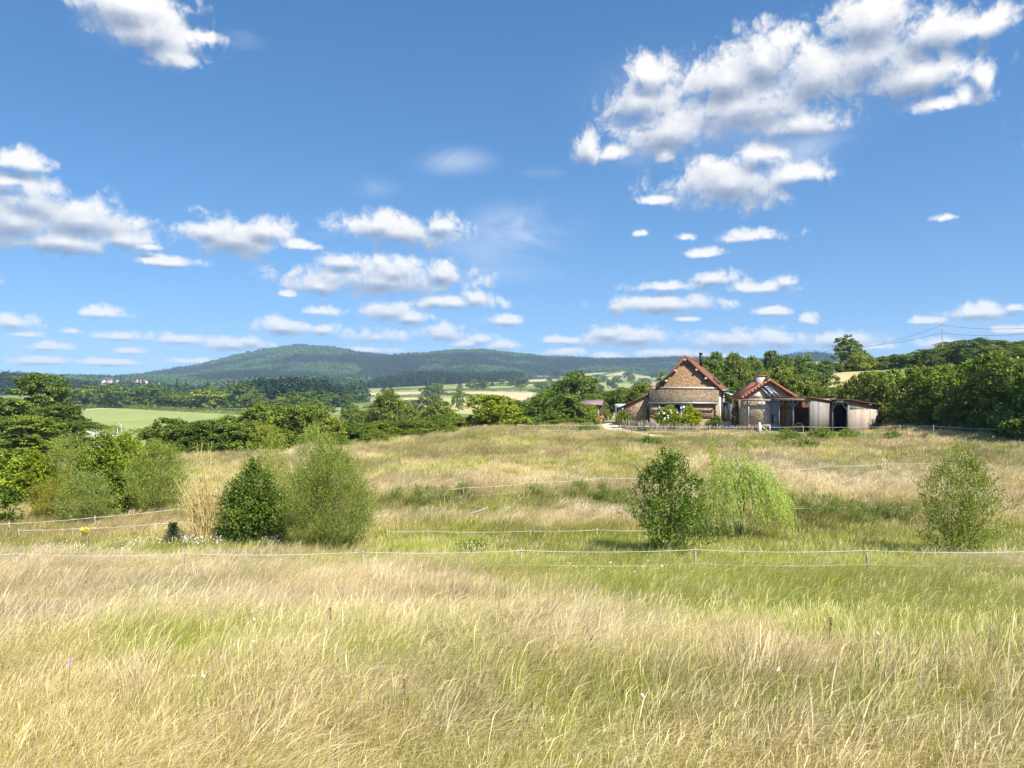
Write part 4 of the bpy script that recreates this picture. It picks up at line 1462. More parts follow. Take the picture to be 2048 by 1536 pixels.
def wood(name, x, d, size, rs, tint, spread=.25, kinds=(0, 1, 2, 3)):
    n = len(x)
    rot = np.stack([np.zeros(n), np.zeros(n), rs.uniform(0, 6.28, n)], -1)
    tv = np.stack([tint, tint * 0, tint * 0], -1)
    idx = np.where(tint > .55, rs.choice([4, 5], n), rs.choice(kinds, n))
    return scatter(name, np.stack([x, d, zg(x, d) - .5], -1), rot, size * rs.uniform(1 - spread, 1 + spread, n), idx, tv, c_wood)


def build_woods():
    rs = np.random.default_rng(123)
    # the forested hill across the valley
    n = 30000
    d = np.sqrt(rs.uniform(1560 ** 2, 3120 ** 2, n))
    px = rs.uniform(-260, 2300, n)
    x = (px - CX) / F * d
    keep = np.where(px < 1060, True, d > 2400 + 120 * (fbm(x / 160, d / 160, 2) - .5)) & ((px < 1035) | (px > 1070) | (d > 2300))
    clear = fbm(x / 260 + 8, d / 200 + 3, 3)
    light = smooth01((fbm(x / 330 + 60, d / 190 + 20, 3) - .47) / .12)
    hole = (clear > .70) & (d < 2850)
    village = ((px > 180) & (px < 345) & (d < 1960)) | ((px > 430) & (px < 510) & (d < 1790))
    m = keep & ~hole & ~village
    wood("far_forest", x[m], d[m], 1.0, rs, np.clip(light[m] * .9, 0, 1))
    # conifer wood behind the hay fields
    P = [hit(px, py, 800, 1540) for px, py in ((690, 783), (780, 776), (900, 768), (1000, 758), (1060, 750), (1040, 744), (900, 752), (760, 768))]
    P = np.array(P)
    n = 330
    t = rs.uniform(0, 1, n) ** .8
    px = 712 + 285 * t
    d = 1280 + 190 * t + rs.uniform(-25, 70, n)
    x = (px - CX) / F * d
    wood("conifer_wood", x, d, np.clip(.40 + 1.5 * t, .4, 1.0) * np.clip(1.5 - t, .55, 1), rs, np.zeros(n), .40)
    # conifer wood behind the pasture trees
    n = 150
    px = rs.uniform(512, 655, n)
    d = rs.uniform(590, 660, n)
    x = (px - CX) / F * d
    k = 1 - .25 * np.abs((px - 575) / 75) ** 2
    wood("conifer_wood", x, d, 1.12 * k, rs, np.zeros(n), .12)
    # dark wood at the left skyline
    n = 420
    px = rs.uniform(-260, 190, n)
    d = rs.uniform(900, 1050, n)
    x = (px - CX) / F * d
    wood("conifer_wood", x, d, np.clip(1.22 - px / 420, .45, 1.25), rs, np.clip(rs.normal(.05, .1, n), 0, 1), .15)
    # leafy copses in the valley bottom
    n = 260
    px = rs.uniform(240, 700, n)
    d = rs.uniform(700, 1150, n)
    x = (px - CX) / F * d
    wood("copse", x, d, .85, rs, np.where(rs.uniform(0, 1, n) < .7, .9, .1), .3)


build_woods()


# ================================================================ near bushes: sprays of real leaves
def spray_bush(name, label, px, d, H, W, leaf, lw, n_spray, per, prof, mat, seed, colour=(1, 1, 1), up=.5, droop=0.0, spray=.35, shell=.45, stems=7, bark=None, cat='bush', group=None,
               rag=.30, stem_r=.022, tint_c=.5, bare=0.05, spread_r=.12, lean=0.0):
    """multi-stemmed bush: stems from the base, short leafy twigs through the crown's volume.
    prof = relative half width at equal steps from bottom to top"""
    rs = np.random.default_rng(seed)
    prof = np.array(prof, float)
    hs = np.linspace(0, 1, len(prof))
    pr = lambda h: np.interp(h, hs, prof)
    hh = rs.uniform(bare, 1, n_spray * 3)
    hh = hh[rs.uniform(0, prof.max(), len(hh)) < pr(hh)][:n_spray]
    th = rs.uniform(0, 2 * math.pi, len(hh))
    ncl = max(14, len(hh) // 26)
    cl = rs.integers(0, ncl, len(hh))
    pull = rs.uniform(0, 1, len(hh)) < .74
    hh = np.where(pull, np.clip(hh[:ncl][cl] + rs.normal(0, .050, len(hh)), .0, 1.04), hh)
    th = np.where(pull, th[:ncl][cl] + rs.normal(0, .20, len(hh)), th)
    lump = 1 + rag * 2 * (fbm(th * 1.3 + 3 + seed, hh * 5 + seed, 3) - .5) + rag * .9 * (fbm(th * 3.1 + 31 + seed, hh * 11 + seed, 2) - .5)
    lump = lump + np.where(rs.uniform(0, 1, len(hh)) < .08, .18, 0)
    R_ = W / 2 * pr(hh) * lump
    q01 = rs.uniform(0, 1, len(hh))
    q01 = np.where(pull, np.clip(q01[:ncl][cl] + rs.normal(0, .16, len(hh)), 0, 1.15), q01)
    rho = R_ * q01 ** shell
    C0 = np.stack([rho * np.cos(th) + lean * H * hh, rho * np.sin(th), hh * H], -1)
    out = np.stack([np.cos(th), np.sin(th), 0 * th], -1) * (rho / (R_ + 1e-6))[:, None]
    ax = norm(out * (1 - up) + np.array([0, 0, up]) + rs.normal(0, .33, C0.shape))
    t = (np.arange(per) + .5) / per
    L = spray * rs.uniform(.6, 1.3, len(hh))
    s = t[None, :] * L[:, None]
    C = C0[:, None, :] + ax[:, None, :] * s[..., None]
    C[..., 2] -= droop * s ** 2 / spray
    dirn = ax[:, None, :] - np.array([0, 0, 1]) * (2 * droop * s / spray)[..., None]
    side = norm(rs.normal(0, 1, C.shape))
    A = norm(norm(dirn) * (1.2 if droop > .5 else .75) + side * .62)
    C = C + side * leaf * .35
    Nn = norm(rs.normal(0, .7, C.shape) + np.array([0, 0, .6]) + out[:, None, :] * .5)
    C, A, Nn = C.reshape(-1, 3), A.reshape(-1, 3), Nn.reshape(-1, 3)
    m = C[:, 2] > .02
    C, A, Nn = C[m], A[m], Nn[m]
    ls = leaf * rs.uniform(.6, 1.25, len(C))
    V, f = leaf_cards(C, A, Nn, ls, ls * lw)
    st = np.repeat(rs.normal(tint_c, .14, len(hh)), per)[m]
    tint = np.clip(st + rs.normal(0, .12, len(C)), 0, 1)
    p = at(px, d)
    o = empty(name, p)
    cr = link("foliage", make_mesh(name + "_foliage", V, [f], {"tint": np.repeat(tint, 4)}, mats=[mat]), o)
    cr.color = (*colour, 1)
    b = MB()
    for i in range(stems):
        a = 2.4 * i + rs.uniform(-.4, .4)
        hz = H * rs.uniform(.62, .98)
        rr = W / 2 * float(pr(hz / H)) * rs.uniform(.1, .8)
        e = Vector((rr * math.cos(a) + lean * hz, rr * math.sin(a), hz))
        s0 = Vector((math.cos(a), math.sin(a), 0)) * spread_r
        pts = [s0 * .6 - Vector((0, 0, .25)), s0] + [s0.lerp(e, q) + Vector((math.cos(a), math.sin(a), 0)) * (W * .07 * math.sin(q * math.pi)) + Vector((rs.normal(0, .02), rs.normal(0, .02), 0)) * H for q in (.3, .6, .85)] + [e]
        b.tube(pts, [stem_r, stem_r, stem_r * .75, stem_r * .5, stem_r * .3, stem_r * .12], 5)
        for q in (.35, .5, .65, .8):
            q0 = s0.lerp(e, q)
            a2 = a + rs.uniform(-1.6, 1.6)
            ll = W * .24 * (1.1 - q)
            b.tube([q0, q0 + Vector((math.cos(a2) * ll * .6, math.sin(a2) * ll * .6, ll * .5)), q0 + Vector((math.cos(a2) * ll, math.sin(a2) * ll, ll * 1.2))], [stem_r * .4, stem_r * .3, stem_r * .1], 4)
    b.build("stems", bark or M_bark, o, True)
    tag(o, label, cat, group)
    return o


ROUND = [.55, .82, .95, 1, 1, .95, .85, .70, .48, .18]
CONE = [.30, .72, .95, 1, .92, .80, .64, .46, .28, .12]
UPRT = [.30, .62, .85, .98, 1, .96, .86, .70, .50, .22]
EGG = [.45, .85, 1, .98, .90, .78, .62, .45, .26, .08]
HI = [.25, .45, .60, .75, .90, 1, 1, .90, .65, .28]

# the bushes standing in the wet hollow
spray_bush("alder_bush", "dark glossy round bush left of the pale willows", 512, 32.2, 3.45, 3.25, .085, .72, 3300, 9, EGG, M_gloss_leaf, 201, (.95, 1.0, .95), up=.35, spray=.34, shell=.42, stems=8, rag=.46, cat='bush')
spray_bush("willow_bush", "tall pale willow whose tip rises highest, behind the dark glossy bush", 532, 36.0, 5.0, 2.2, .085, .26, 1500, 11, UPRT, M_willow_leaf, 202, (1.15, 1.15, .85), up=.72, spray=.5, stems=6, cat='willow')
spray_bush("willow_bush", "loose pale willow behind the front willow, see-through on its right", 628, 35.0, 4.75, 2.9, .085, .25, 1900, 11, UPRT, M_willow_leaf, 203, (1.05, 1.1, 1.05), up=.74, spray=.5, stems=7, rag=.42, cat='willow')
spray_bush("willow_bush", "broad olive-green willow in front, right of the dark glossy bush", 656, 29.3, 4.0, 3.25, .080, .25, 5400, 11, UPRT, M_willow_leaf, 204, (.80, .86, .66), up=.66, spray=.55, stems=9, rag=.50, cat='willow')
spray_bush("willow_bush", "thin willow shoots at the right of the olive-green willow", 722, 31.0, 3.5, .9, .075, .26, 240, 11, UPRT, M_willow_leaf, 205, (1, 1.05, .85), up=.8, spray=.45, stems=4, cat='willow')
spray_bush("young_alder", "open dark green young tree left of the weeping willow", 1340, 28.6, 3.85, 2.65, .085, .62, 1700, 9, [.30, .68, .92, 1, 1, .94, .84, .68, .46, .2], M_gloss_leaf, 206, (.98, 1.05, .85), up=.55, spray=.36, shell=.55, stems=7, rag=.40, cat='young tree')
def weeping_willow():
    """a dome of arching limbs from which leafy shoots hang"""
    rs = np.random.default_rng(207)
    o = empty("weeping_willow", at(1482, 33.0))
    H, W = 3.75, 3.4
    P, A, Nn, tint = [], [], [], []
    b = MB()
    anchors = []
    for i in range(190):
        a = rs.uniform(0, 2 * math.pi)
        r = W / 2 * rs.uniform(.05, 1) ** .6 * (1 + .20 * math.sin(2 * a + 1))
        z0 = H * (1 - .40 * (r / (W / 2)) ** 2.0) * rs.uniform(.74, 1.06)
        anchors.append((a, r, z0, rs.uniform(.5, 1.0)))
    for i in range(1500):
        a, r, z0, lf = anchors[rs.integers(len(anchors))]
        a, r, z0 = a + rs.normal(0, .10), abs(r + rs.normal(0, .12)), z0 + rs.normal(0, .12)
        L = min(z0 - .1, lf * rs.uniform(.5, 1.9))
        n = int(L / .036)
        t = np.linspace(0, 1, n)
        drift = rs.uniform(.05, .32) * L
        x = r * math.cos(a) + math.cos(a) * drift * t ** .6 + .12 * L * t ** 2
        y = r * math.sin(a) + math.sin(a) * drift * t ** .6
        z = z0 + .10 * np.sin(np.minimum(t * 5, math.pi)) - L * t ** 1.15
        sw = rs.normal(0, .02, (n, 2)).cumsum(0) * .25
        C = np.stack([x + sw[:, 0], y + sw[:, 1], z], -1)
        d = norm(np.gradient(C, axis=0))
        C = C + rs.normal(0, .018, C.shape)
        P.append(C)
        A.append(norm(d + rs.normal(0, .35, C.shape)))
        Nn.append(norm(rs.normal(0, 1, C.shape) + np.array([math.cos(a), math.sin(a), .4])))
        tint.append(np.clip(rs.normal(.55, .16) + rs.normal(0, .1, n), 0, 1))
    P, A, Nn, tint = map(np.concatenate, (P, A, Nn, tint))
    ls = .105 * rs.uniform(.7, 1.25, len(P))
    V, f = leaf_cards(P, A, Nn, ls, ls * .20)
    c = link("foliage", make_mesh("weeping_foliage", V, [f], {"tint": np.repeat(tint, 4)}, mats=[M_willow_leaf]), o)
    c.color = (1.42, 1.5, 1.8, 1)
    b.tube([(0, 0, -.3), (0, 0, 0), (.05, .02, 1.2), (.0, .0, 2.3), (-.05, 0, 3.3)], [.10, .085, .07, .05, .02], 8)
    for k in range(11):
        a = 2.4 * k
        r = W / 2 * rs.uniform(.45, .85)
        z = H * rs.uniform(.62, .9)
        b.tube([(0, 0, 1.1 + .12 * k), (math.cos(a) * r * .45, math.sin(a) * r * .45, z * .95), (math.cos(a) * r * .8, math.sin(a) * r * .8, z), (math.cos(a) * r, math.sin(a) * r, z - .2)], [.035, .028, .018, .006], 5)
    b.build("trunk", M_bark, o, True)
    tag(o, "pale green weeping willow with long hanging shoots", 'willow')


weeping_willow()
spray_bush("willow_bush", "slender leading shoot of pale leaves left of the weeping willow's top", 1424, 33.4, 4.25, .9, .085, .22, 200, 10, [.9, 1, .9, .7, .6, .5, .4, .3, .25, .1], M_willow_leaf, 208, (1.4, 1.4, .9), up=.7, droop=.2, spray=.5, stems=3, bare=.45, cat='willow')
spray_bush("young_poplar", "loose see-through young tree at the right with silvery leaf backs", 1922, 28.2, 3.95, 2.95, .075, .50, 1900, 9, [.38, .74, .92, 1, .98, .90, .76, .56, .36, .2], M_willow_leaf, 209, (.80, .88, .62), up=.66, spray=.42, shell=.62, stems=6, rag=.45, cat='young tree')
# the shrubbery at the left
spray_bush("willow_bush", "tall leaning willow at the right end of the left shrubbery", 312, 40, 3.55, 3.15, .095, .26, 3000, 11, UPRT, M_willow_leaf, 210, (.92, 1, .8), up=.66, spray=.5, lean=.06, stems=8, cat='willow', group="shrubs of the left shrubbery")
spray_bush("willow_bush", "rounded grey-green willow in the front of the left shrubbery", 176, 37.6, 2.3, 2.55, .085, .27, 2000, 11, ROUND, M_willow_leaf, 211, (.86, .95, .88), up=.55, spray=.42, cat='willow', group="shrubs of the left shrubbery")
spray_bush("willow_bush", "bronze-tinted small willow in the front of the left shrubbery", 98, 38, 2.05, 1.65, .08, .26, 1200, 11, ROUND, M_willow_leaf, 212, (1.0, .85, .42), up=.6, spray=.4, cat='willow', group="shrubs of the left shrubbery")
spray_bush("maple_bush", "dark leafy bush between the grey-green and the leaning willow", 222, 39.4, 2.6, 1.5, .12, .8, 1000, 8, ROUND, M_leaf, 213, (1.1, 1.2, 1), up=.3, spray=.3, cat='bush', group="shrubs of the left shrubbery")
spray_bush("maple_bush", "bright green maple bush behind the bronze-tinted willow", 62, 43, 3.0, 2.9, .13, .8, 2300, 8, ROUND, M_leaf, 214, (1.65, 1.6, 1), up=.3, spray=.32, cat='bush', group="shrubs of the left shrubbery")
spray_bush("maple_bush", "dark green bush at the far left edge of the shrubbery", 0, 47, 2.9, 3.0, .14, .8, 2000, 8, ROUND, M_leaf, 215, (1.2, 1.25, 1), up=.3, spray=.34, cat='bush', group="shrubs of the left shrubbery")
spray_bush("willow_bush", "pale feathery willow in the back of the left shrubbery", 138, 44, 3.7, 2.7, .095, .27, 2200, 11, UPRT, M_willow_leaf, 216, (1.05, 1.1, .92), up=.6, spray=.5, cat='willow', group="shrubs of the left shrubbery")
spray_bush("maple_bush", "mid-green bush in the middle back of the left shrubbery", 205, 45, 3.75, 2.5, .13, .7, 2000, 8, UPRT, M_leaf, 217, (1.3, 1.35, 1), up=.4, spray=.34, cat='bush', group="shrubs of the left shrubbery")
spray_bush("maple_bush", "light green bush at the back behind the leaning willow", 252, 47, 3.55, 2.7, .13, .7, 2000, 8, ROUND, M_leaf, 218, (1.6, 1.55, .9), up=.4, spray=.34, cat='bush', group="shrubs of the left shrubbery")
spray_bush("willow_bush", "low willow at the foot of the leaning willow", 268, 41.5, 1.9, 2.2, .085, .27, 1300, 11, ROUND, M_willow_leaf, 219, (.95, 1, .8), up=.55, spray=.4, cat='willow', group="shrubs of the left shrubbery")
spray_bush("sapling", "slim dark leafy sapling by the end of the left tape fence", 20, 36.6, 1.9, .8, .11, .7, 260, 8, [.35, .7, .9, 1, .95, .9, .8, .6, .45, .2], M_leaf, 220, (.75, .85, .8), up=.2, spray=.25, stems=2, stem_r=.03, spread_r=.02, cat='sapling')
spray_bush("bramble", "small bramble with white blossom in front of the middle tape", 945, 28.4, .68, 1.15, .07, .7, 260, 8, ROUND, M_leaf, 221, (1.5, 1.5, 1.2), up=.3, spray=.25, stems=6, stem_r=.008, spread_r=.3, cat='bramble')
# garden shrubs in front of the farmhouse
spray_bush("elder_bush", "white-blossomed light green shrub in front of the farmhouse door", 1338, 85.5, 2.35, 2.9, .16, .7, 900, 8, ROUND, M_leaf, 231, (1.6, 1.55, 1.1), up=.4, spray=.4, cat='shrub')
spray_bush("golden_bush", "yellow-green shrub in front of the farmhouse wall", 1382, 85.5, 2.4, 1.9, .15, .7, 750, 8, UPRT, M_leaf, 232, (2.3, 1.95, .8), up=.5, spray=.4, cat='shrub')
spray_bush("rose_bush", "dark small shrub below the farmhouse's right corner", 1430, 85, 1.35, 1.5, .15, .7, 420, 8, ROUND, M_leaf, 233, (.95, 1, .9), up=.4, spray=.35, cat='shrub')
spray_bush("rose_bush", "green shrub at the farmhouse's left end by the track", 1246, 87.5, 1.75, 1.35, .15, .7, 420, 8, UPRT, M_leaf, 234, (1.3, 1.35, 1), up=.4, spray=.35, cat='shrub')
spray_bush("vine", "dark vine covering the oven house's shaded left corner", 1474, 87.2, 2.9, .9, .15, .75, 460, 8, [.8, .9, 1, 1, 1, 1, 1, 1, .9, .6], M_leaf, 235, (.75, .9, .8), up=.3, spray=.3, stems=3, cat='climber')
spray_bush("rough_weed", "grey-green weed clump on the meadow below the dark hedge", 1174, 80.5, .95, 2.3, .16, .3, 420, 9, ROUND, M_willow_leaf, 236, (.85, .95, .8), up=.7, spray=.4, stems=6, stem_r=.01, cat='weed')

for i, (px, d, h, w) in enumerate([(790, 42.2, .95, 1.5), (838, 41.2, 1.15, 1.7), (885, 41.8, 1.05, 1.6), (925, 43.5, .9, 1.4), (1070, 43.4, .8, 1.5), (1165, 43.8, 1.0, 1.5), (1205, 42.6, .95, 1.2), (1235, 41.2, .9, 1.3),
                                   (1585, 38.8, 1.05, 1.7), (1628, 37.6, 1.25, 1.9), (1672, 37.9, 1.1, 1.7), (1722, 36.4, 1.15, 1.6), (1768, 37.5, .95, 1.5), (1812, 36.9, .85, 1.4)]):
    spray_bush("rush_clump", "grey-green clump of rushes standing in the meadow's wet hollow", px, d, h, w, .30, .055, 260, 4, [.9, 1, 1, .95, .85, .6], M_willow_leaf, 400 + i, (.62, .72, .55), up=.92, spray=.30, shell=.7, stems=3, stem_r=.006, bare=0.0, cat='rushes', group="clumps of rushes in the wet hollow")
for i, (px, d, h, w, lab) in enumerate([(1578, 73, .9, 2.6, "leafy weed clump on the upper meadow in front of the shed's dark opening"), (1645, 72.5, 1.0, 2.8, "leafy weed clump on the upper meadow before the bleached shed wall"),
                                        (1610, 65, .8, 2.2, "lower weed clump on the upper meadow, downhill of the two by the shed"), (1700, 73, .8, 2.4, "weed clump on the upper meadow below the shed's right corner"),
                                        (1790, 70, .7, 2.2, "weed clump on the upper meadow below the big right hedge"), (1300, 70, .6, 1.8, "low weed clump on the upper meadow below the picket fence")]):
    spray_bush("rough_weed", lab, px, d, h, w, .17, .35, 420, 7, ROUND, M_willow_leaf, 430 + i, (.70, .85, .50), up=.6, spray=.35, shell=.6, stems=4, stem_r=.01, cat='weed', group="weed clumps on the upper meadow")


def blossom(name, host_px, d, H, W, n, size, label, seed, colour=(.85, .84, .78)):
    """flat white flower heads scattered over a bush top, kept as one child of nothing else"""
    rs = np.random.default_rng(seed)
    u = norm(rs.normal(0, 1, (n, 3)))
    u[:, 2] = np.abs(u[:, 2])
    C = np.array([0, 0, H * .5]) + u * np.array([W / 2, W / 2, H * .5]) * rs.uniform(.85, 1.08, (n, 1))
    V, f = leaf_cards(C, rs.normal(0, 1, (n, 3)), u + np.array([0, 0, .6]), size * rs.uniform(.6, 1.3, n), size * rs.uniform(.5, 1.1, n), 0.1)
    return make_mesh(name, V, [f], mats=[plain_mat("white_petals", colour, .8, .2, vary=.08)])


for nm in bpy.data.objects:
    if nm.get("label", "").startswith("white-blossomed light green"):
        link("blossom", blossom("elder_blossom", 0, 0, 2.35, 2.9, 60, .22, "", 5), nm)
    if nm.get("label", "").startswith("small bramble with white"):
        link("blossom", blossom("bramble_blossom", 0, 0, .68, 1.15, 90, .04, "", 6), nm)


# leafless straw-yellow osier between the two shrubberies
def osier():
    rs = np.random.default_rng(300)
    o = empty("osier", at(408, 31.6))
    b = MB()
    for i in range(165):
        a = rs.uniform(0, 2 * math.pi)
        tall = rs.uniform(0, 1) < .10
        hz = rs.uniform(3.4, 4.5) if tall else rs.uniform(.8, 3.0)
        sp = rs.uniform(.1, .62) if tall else rs.uniform(.2, 1.25)
        e = Vector((sp * math.cos(a), sp * math.sin(a) * .8, hz))
        s0 = Vector((rs.normal(0, .16), rs.normal(0, .16), -.1))
        m1 = s0.lerp(e, .45) + Vector((math.cos(a), math.sin(a), 0)) * sp * -.16 + Vector((rs.normal(0, .04), rs.normal(0, .04), 0))
        b.tube([s0, m1, e], [.016, .012, .006], 4, cap=False)
        for q in (.5, .65, .8, .9):
            if rs.uniform() < .75:
                p0 = m1.lerp(e, (q - .45) / .55)
                a2 = rs.uniform(0, 6.28)
                ll = rs.uniform(.15, .45)
                b.tube([p0, p0 + Vector((math.cos(a2) * ll * .45, math.sin(a2) * ll * .45, ll))], [.009, .005], 3, cap=False)
    b.build("shoots", M_yellow_bark, o)
    tag(o, "tall straw-yellow leafless shrub of thin upright shoots", 'shrub')


osier()


def fir_sapling():
    rs = np.random.default_rng(310)
    o = empty("fir_sapling", at(346, 30.2))
    P, A, Nn, Ls = [], [], [], []
    b = MB()
    b.tube([(0, 0, -.1), (0, 0, .6), (0, 0, 1.28)], [.03, .018, .004], 6)
    for j in range(17):
        z = .08 + 1.1 * j / 17
        r = .50 * (1 - z / 1.32) + .05
        nb = 8
        for q in range(nb):
            a = 2 * math.pi * q / nb + j * .7 + rs.uniform(-.2, .2)
            s = np.array([math.cos(a), math.sin(a), .38])
            rr = r * rs.uniform(.75, 1.15)
            b.tube([(0, 0, z), tuple(np.array([0, 0, z]) + s * rr)], [.006, .002], 3, cap=False)
            for t in np.linspace(.15, 1, 11):
                for w in range(3):
                    P.append(np.array([0, 0, z]) + s * rr * t + rs.normal(0, .012, 3))
                    A.append(s + rs.normal(0, .7, 3))
                    Nn.append(rs.normal(0, 1, 3) + np.array([0, 0, .7]))
                    Ls.append(.065)
    P, A, Nn, Ls = map(np.array, (P, A, Nn, Ls))
    V, f = leaf_cards(P, A, Nn, Ls * rs.uniform(.7, 1.3, len(Ls)), Ls * .30)
    c = link("foliage", make_mesh("fir_foliage", V, [f], {"tint": np.repeat(np.clip(rs.normal(.5, .2, len(P)), 0, 1), 4)}, mats=[M_needle]), o)
    c.color = (1.25, 1.25, .95, 1)
    b.build("trunk", M_bark, o)
    tag(o, "small dark green fir sapling left of the straw-yellow shrub", 'sapling')


fir_sapling()


# ================================================================ building materials
def stone_mat(name, stones, mortar, scale=(2.6, 2.6, 5.2), vary=.35):
    m, T = new_mat(name)
    mp = T.N('ShaderNodeMapping')
    mp.inputs['Scale'].default_value = scale
    T.L(obj_coord(T), mp.inputs['Vector'])
    wn = T.N('ShaderNodeTexNoise')
    wn.inputs['Scale'].default_value = 1.4
    wn.inputs['Detail'].default_value = 3
    T.L(mp.outputs[0], wn.inputs['Vector'])
    wp = T.VM('MULTIPLY_ADD', wn.outputs['Color'], (.55, .55, .55), mp.outputs[0])
    v1 = T.N('ShaderNodeTexVoronoi', feature='DISTANCE_TO_EDGE')
    v2 = T.N('ShaderNodeTexVoronoi', feature='F1')
    for v in (v1, v2):
        v.inputs['Scale'].default_value = 1.0
        T.L(wp, v.inputs['Vector'])
    sp = T.N('ShaderNodeSeparateXYZ')
    T.L(v2.outputs['Color'], sp.inputs[0])
    c = ramp_node(T, sp.outputs[0], [(i / (len(stones) - 1), s) for i, s in enumerate(stones)])
    n = noise_node(T, mp.outputs[0], 3.0, 6.0, .65)
    sc = T.N('ShaderNodeVectorMath', operation='SCALE')
    T.L(c, sc.inputs[0])
    T.L(T.M('ADD', T.M('MULTIPLY', n, vary * 2), 1 - vary), sc.inputs['Scale'])
    edge = T.SS(v1.outputs['Distance'], .015, .10)
    col = T.mixc(edge, (*mortar, 1), sc.outputs[0])
    h = T.M('ADD', T.SS(v1.outputs['Distance'], 0, .25), T.M('MULTIPLY', n, .4))
    principled(T, col, .92, .15, bump=h, bump_d=.06, bump_s=.9)
    return m


def tile_mat(name, cols, row=.30, colw=.24, patch=None, lichen=None):
    """clay tiles: rows and columns along the slab's own x and slope"""
    m, T = new_mat(name)
    uv = T.N('ShaderNodeAttribute', attribute_name='tile').outputs['Vector']
    mp = T.N('ShaderNodeMapping')
    mp.inputs['Scale'].default_value = (1 / colw, 1 / row, 1)
    T.L(uv, mp.inputs['Vector'])
    sp = T.N('ShaderNodeSeparateXYZ')
    T.L(mp.outputs[0], sp.inputs[0])
    fx, fy = T.M('FRACT', sp.outputs[0]), T.M('FRACT', sp.outputs[1])
    cell = T.N('ShaderNodeTexWhiteNoise', noise_dimensions='2D')
    fl = T.VM('FLOOR', mp.outputs[0])
    T.L(fl, cell.inputs['Vector'])
    n = noise_node(T, uv, 1.1, 5.0, .6)
    f = T.M('ADD', T.M('MULTIPLY', cell.outputs[0], .55), T.M('MULTIPLY', n, .5))
    c = ramp_node(T, f, [(.15 + .7 * i / (len(cols) - 1), s) for i, s in enumerate(cols)])
    if lichen:
        ln = noise_node(T, uv, 3.2, 7.0, .75)
        c = T.mixc(T.SS(ln, .60, .70), c, (*lichen, 1))
    joint = T.M('MULTIPLY', T.SS(fy, 0.0, .16), T.M('ADD', T.M('MULTIPLY', T.SS(T.M('ABSOLUTE', T.M('SUBTRACT', fx, .5)), .5, .40), .3), .7))
    c = T.mixc(T.M('ADD', T.M('MULTIPLY', joint, .62), .38), (.03, .02, .015, 1), c)
    h = T.M('ADD', T.M('MULTIPLY', fy, -1.0), T.M('MULTIPLY', T.M('SINE', T.M('MULTIPLY', fx, math.pi)), .25))
    principled(T, c, .85, .2, bump=h, bump_d=.05, bump_s=1.0)
    return m


def plank_mat(name, lo, hi, width=.2, axis=0, gap=(.02, .015, .012), streak=.6):
    """upright boards with dark joints, weathered along the grain"""
    m, T = new_mat(name)
    co = obj_coord(T)
    sp = T.N('ShaderNodeSeparateXYZ')
    T.L(co, sp.inputs[0])
    a = T.M('ADD', sp.outputs[0], T.M('MULTIPLY', sp.outputs[1], 1.0))
    q = T.M('DIVIDE', a, width)
    fr = T.M('FRACT', q)
    wn = T.N('ShaderNodeTexWhiteNoise', noise_dimensions='1D')
    T.L(T.M('FLOOR', q), wn.inputs['W'])
    cb = T.N('ShaderNodeCombineXYZ')
    T.L(T.M('MULTIPLY', a, 9.0), cb.inputs[0])
    T.L(T.M('MULTIPLY', sp.outputs[2], .8), cb.inputs[2])
    T.L(T.M('MULTIPLY', wn.outputs[0], 20.0), cb.inputs[1])
    g = noise_node(T, cb.outputs[0], 1.0, 6.0, .65)
    big = noise_node(T, co, .9, 4.0, .6)
    f = T.M('ADD', T.M('ADD', T.M('MULTIPLY', g, streak), T.M('MULTIPLY', wn.outputs[0], .35)), T.M('MULTIPLY', big, .45))
    c = ramp_node(T, f, [(.25, lo), (.95, hi)])
    e = T.SS(T.M('ABSOLUTE', T.M('SUBTRACT', fr, .5)), .5, .44)
    c = T.mixc(T.M('ADD', T.M('MULTIPLY', e, .8), .2), (*gap, 1), c)
    principled(T, c, .88, .15, bump=T.M('ADD', T.M('MULTIPLY', g, .3), e), bump_d=.02)
    return m


M_stone = stone_mat("ochre_rubble_stone", [(.31, .18, .10), (.42, .265, .15), (.50, .345, .21), (.36, .23, .145), (.58, .44, .30)], (.35, .26, .175))
M_gable = stone_mat("gable_rubble_stone", [(.27, .155, .075), (.35, .21, .10), (.40, .25, .12), (.30, .18, .095), (.45, .31, .175)], (.25, .17, .10))
M_ovenstone = stone_mat("grey_ochre_stone", [(.46, .32, .19), (.55, .41, .26), (.60, .47, .32), (.50, .37, .24)], (.52, .42, .30))
M_plaster = plain_mat("worn_lime_plaster", (.70, .60, .47), .95, .1, vary=.18, scale=2.2)
M_pale_trim = plain_mat("pale_render_trim", (.58, .54, .48), .9, .1, vary=.10, scale=4)
M_cement = plain_mat("grey_cement", (.42, .41, .40), .95, .1, vary=.15, scale=3)
M_tile = tile_mat("brown_red_tiles", [(.16, .065, .04), (.24, .095, .055), (.30, .13, .075)])
M_oldtile = tile_mat("weathered_brown_tiles", [(.13, .095, .06), (.20, .15, .095), (.26, .20, .125)], row=.29, lichen=(.48, .43, .34))
M_newtile = tile_mat("orange_red_tiles", [(.27, .095, .055), (.34, .125, .075), (.41, .17, .105)], row=.36, colw=.26)
M_ridge = plain_mat("orange_ridge_tile", (.32, .125, .075), .85, .2, vary=.2, scale=5)
M_board = plain_mat("dark_brown_verge_board", (.17, .075, .045), .8, .2, vary=.2)
M_zinc = plain_mat("zinc", (.42, .43, .45), .5, .5, .6, vary=.1)
M_black = plain_mat("black_metal", (.018, .018, .02), .5, .4, .4)
M_navy = plain_mat("dark_blue_grey_metal", (.035, .045, .065), .5, .4, .3)
M_slate = plain_mat("slate_blue_panel", (.10, .14, .20), .6, .4, .1)
M_woodend = plain_mat("pale_beam_end", (.55, .48, .36), .9, .1)
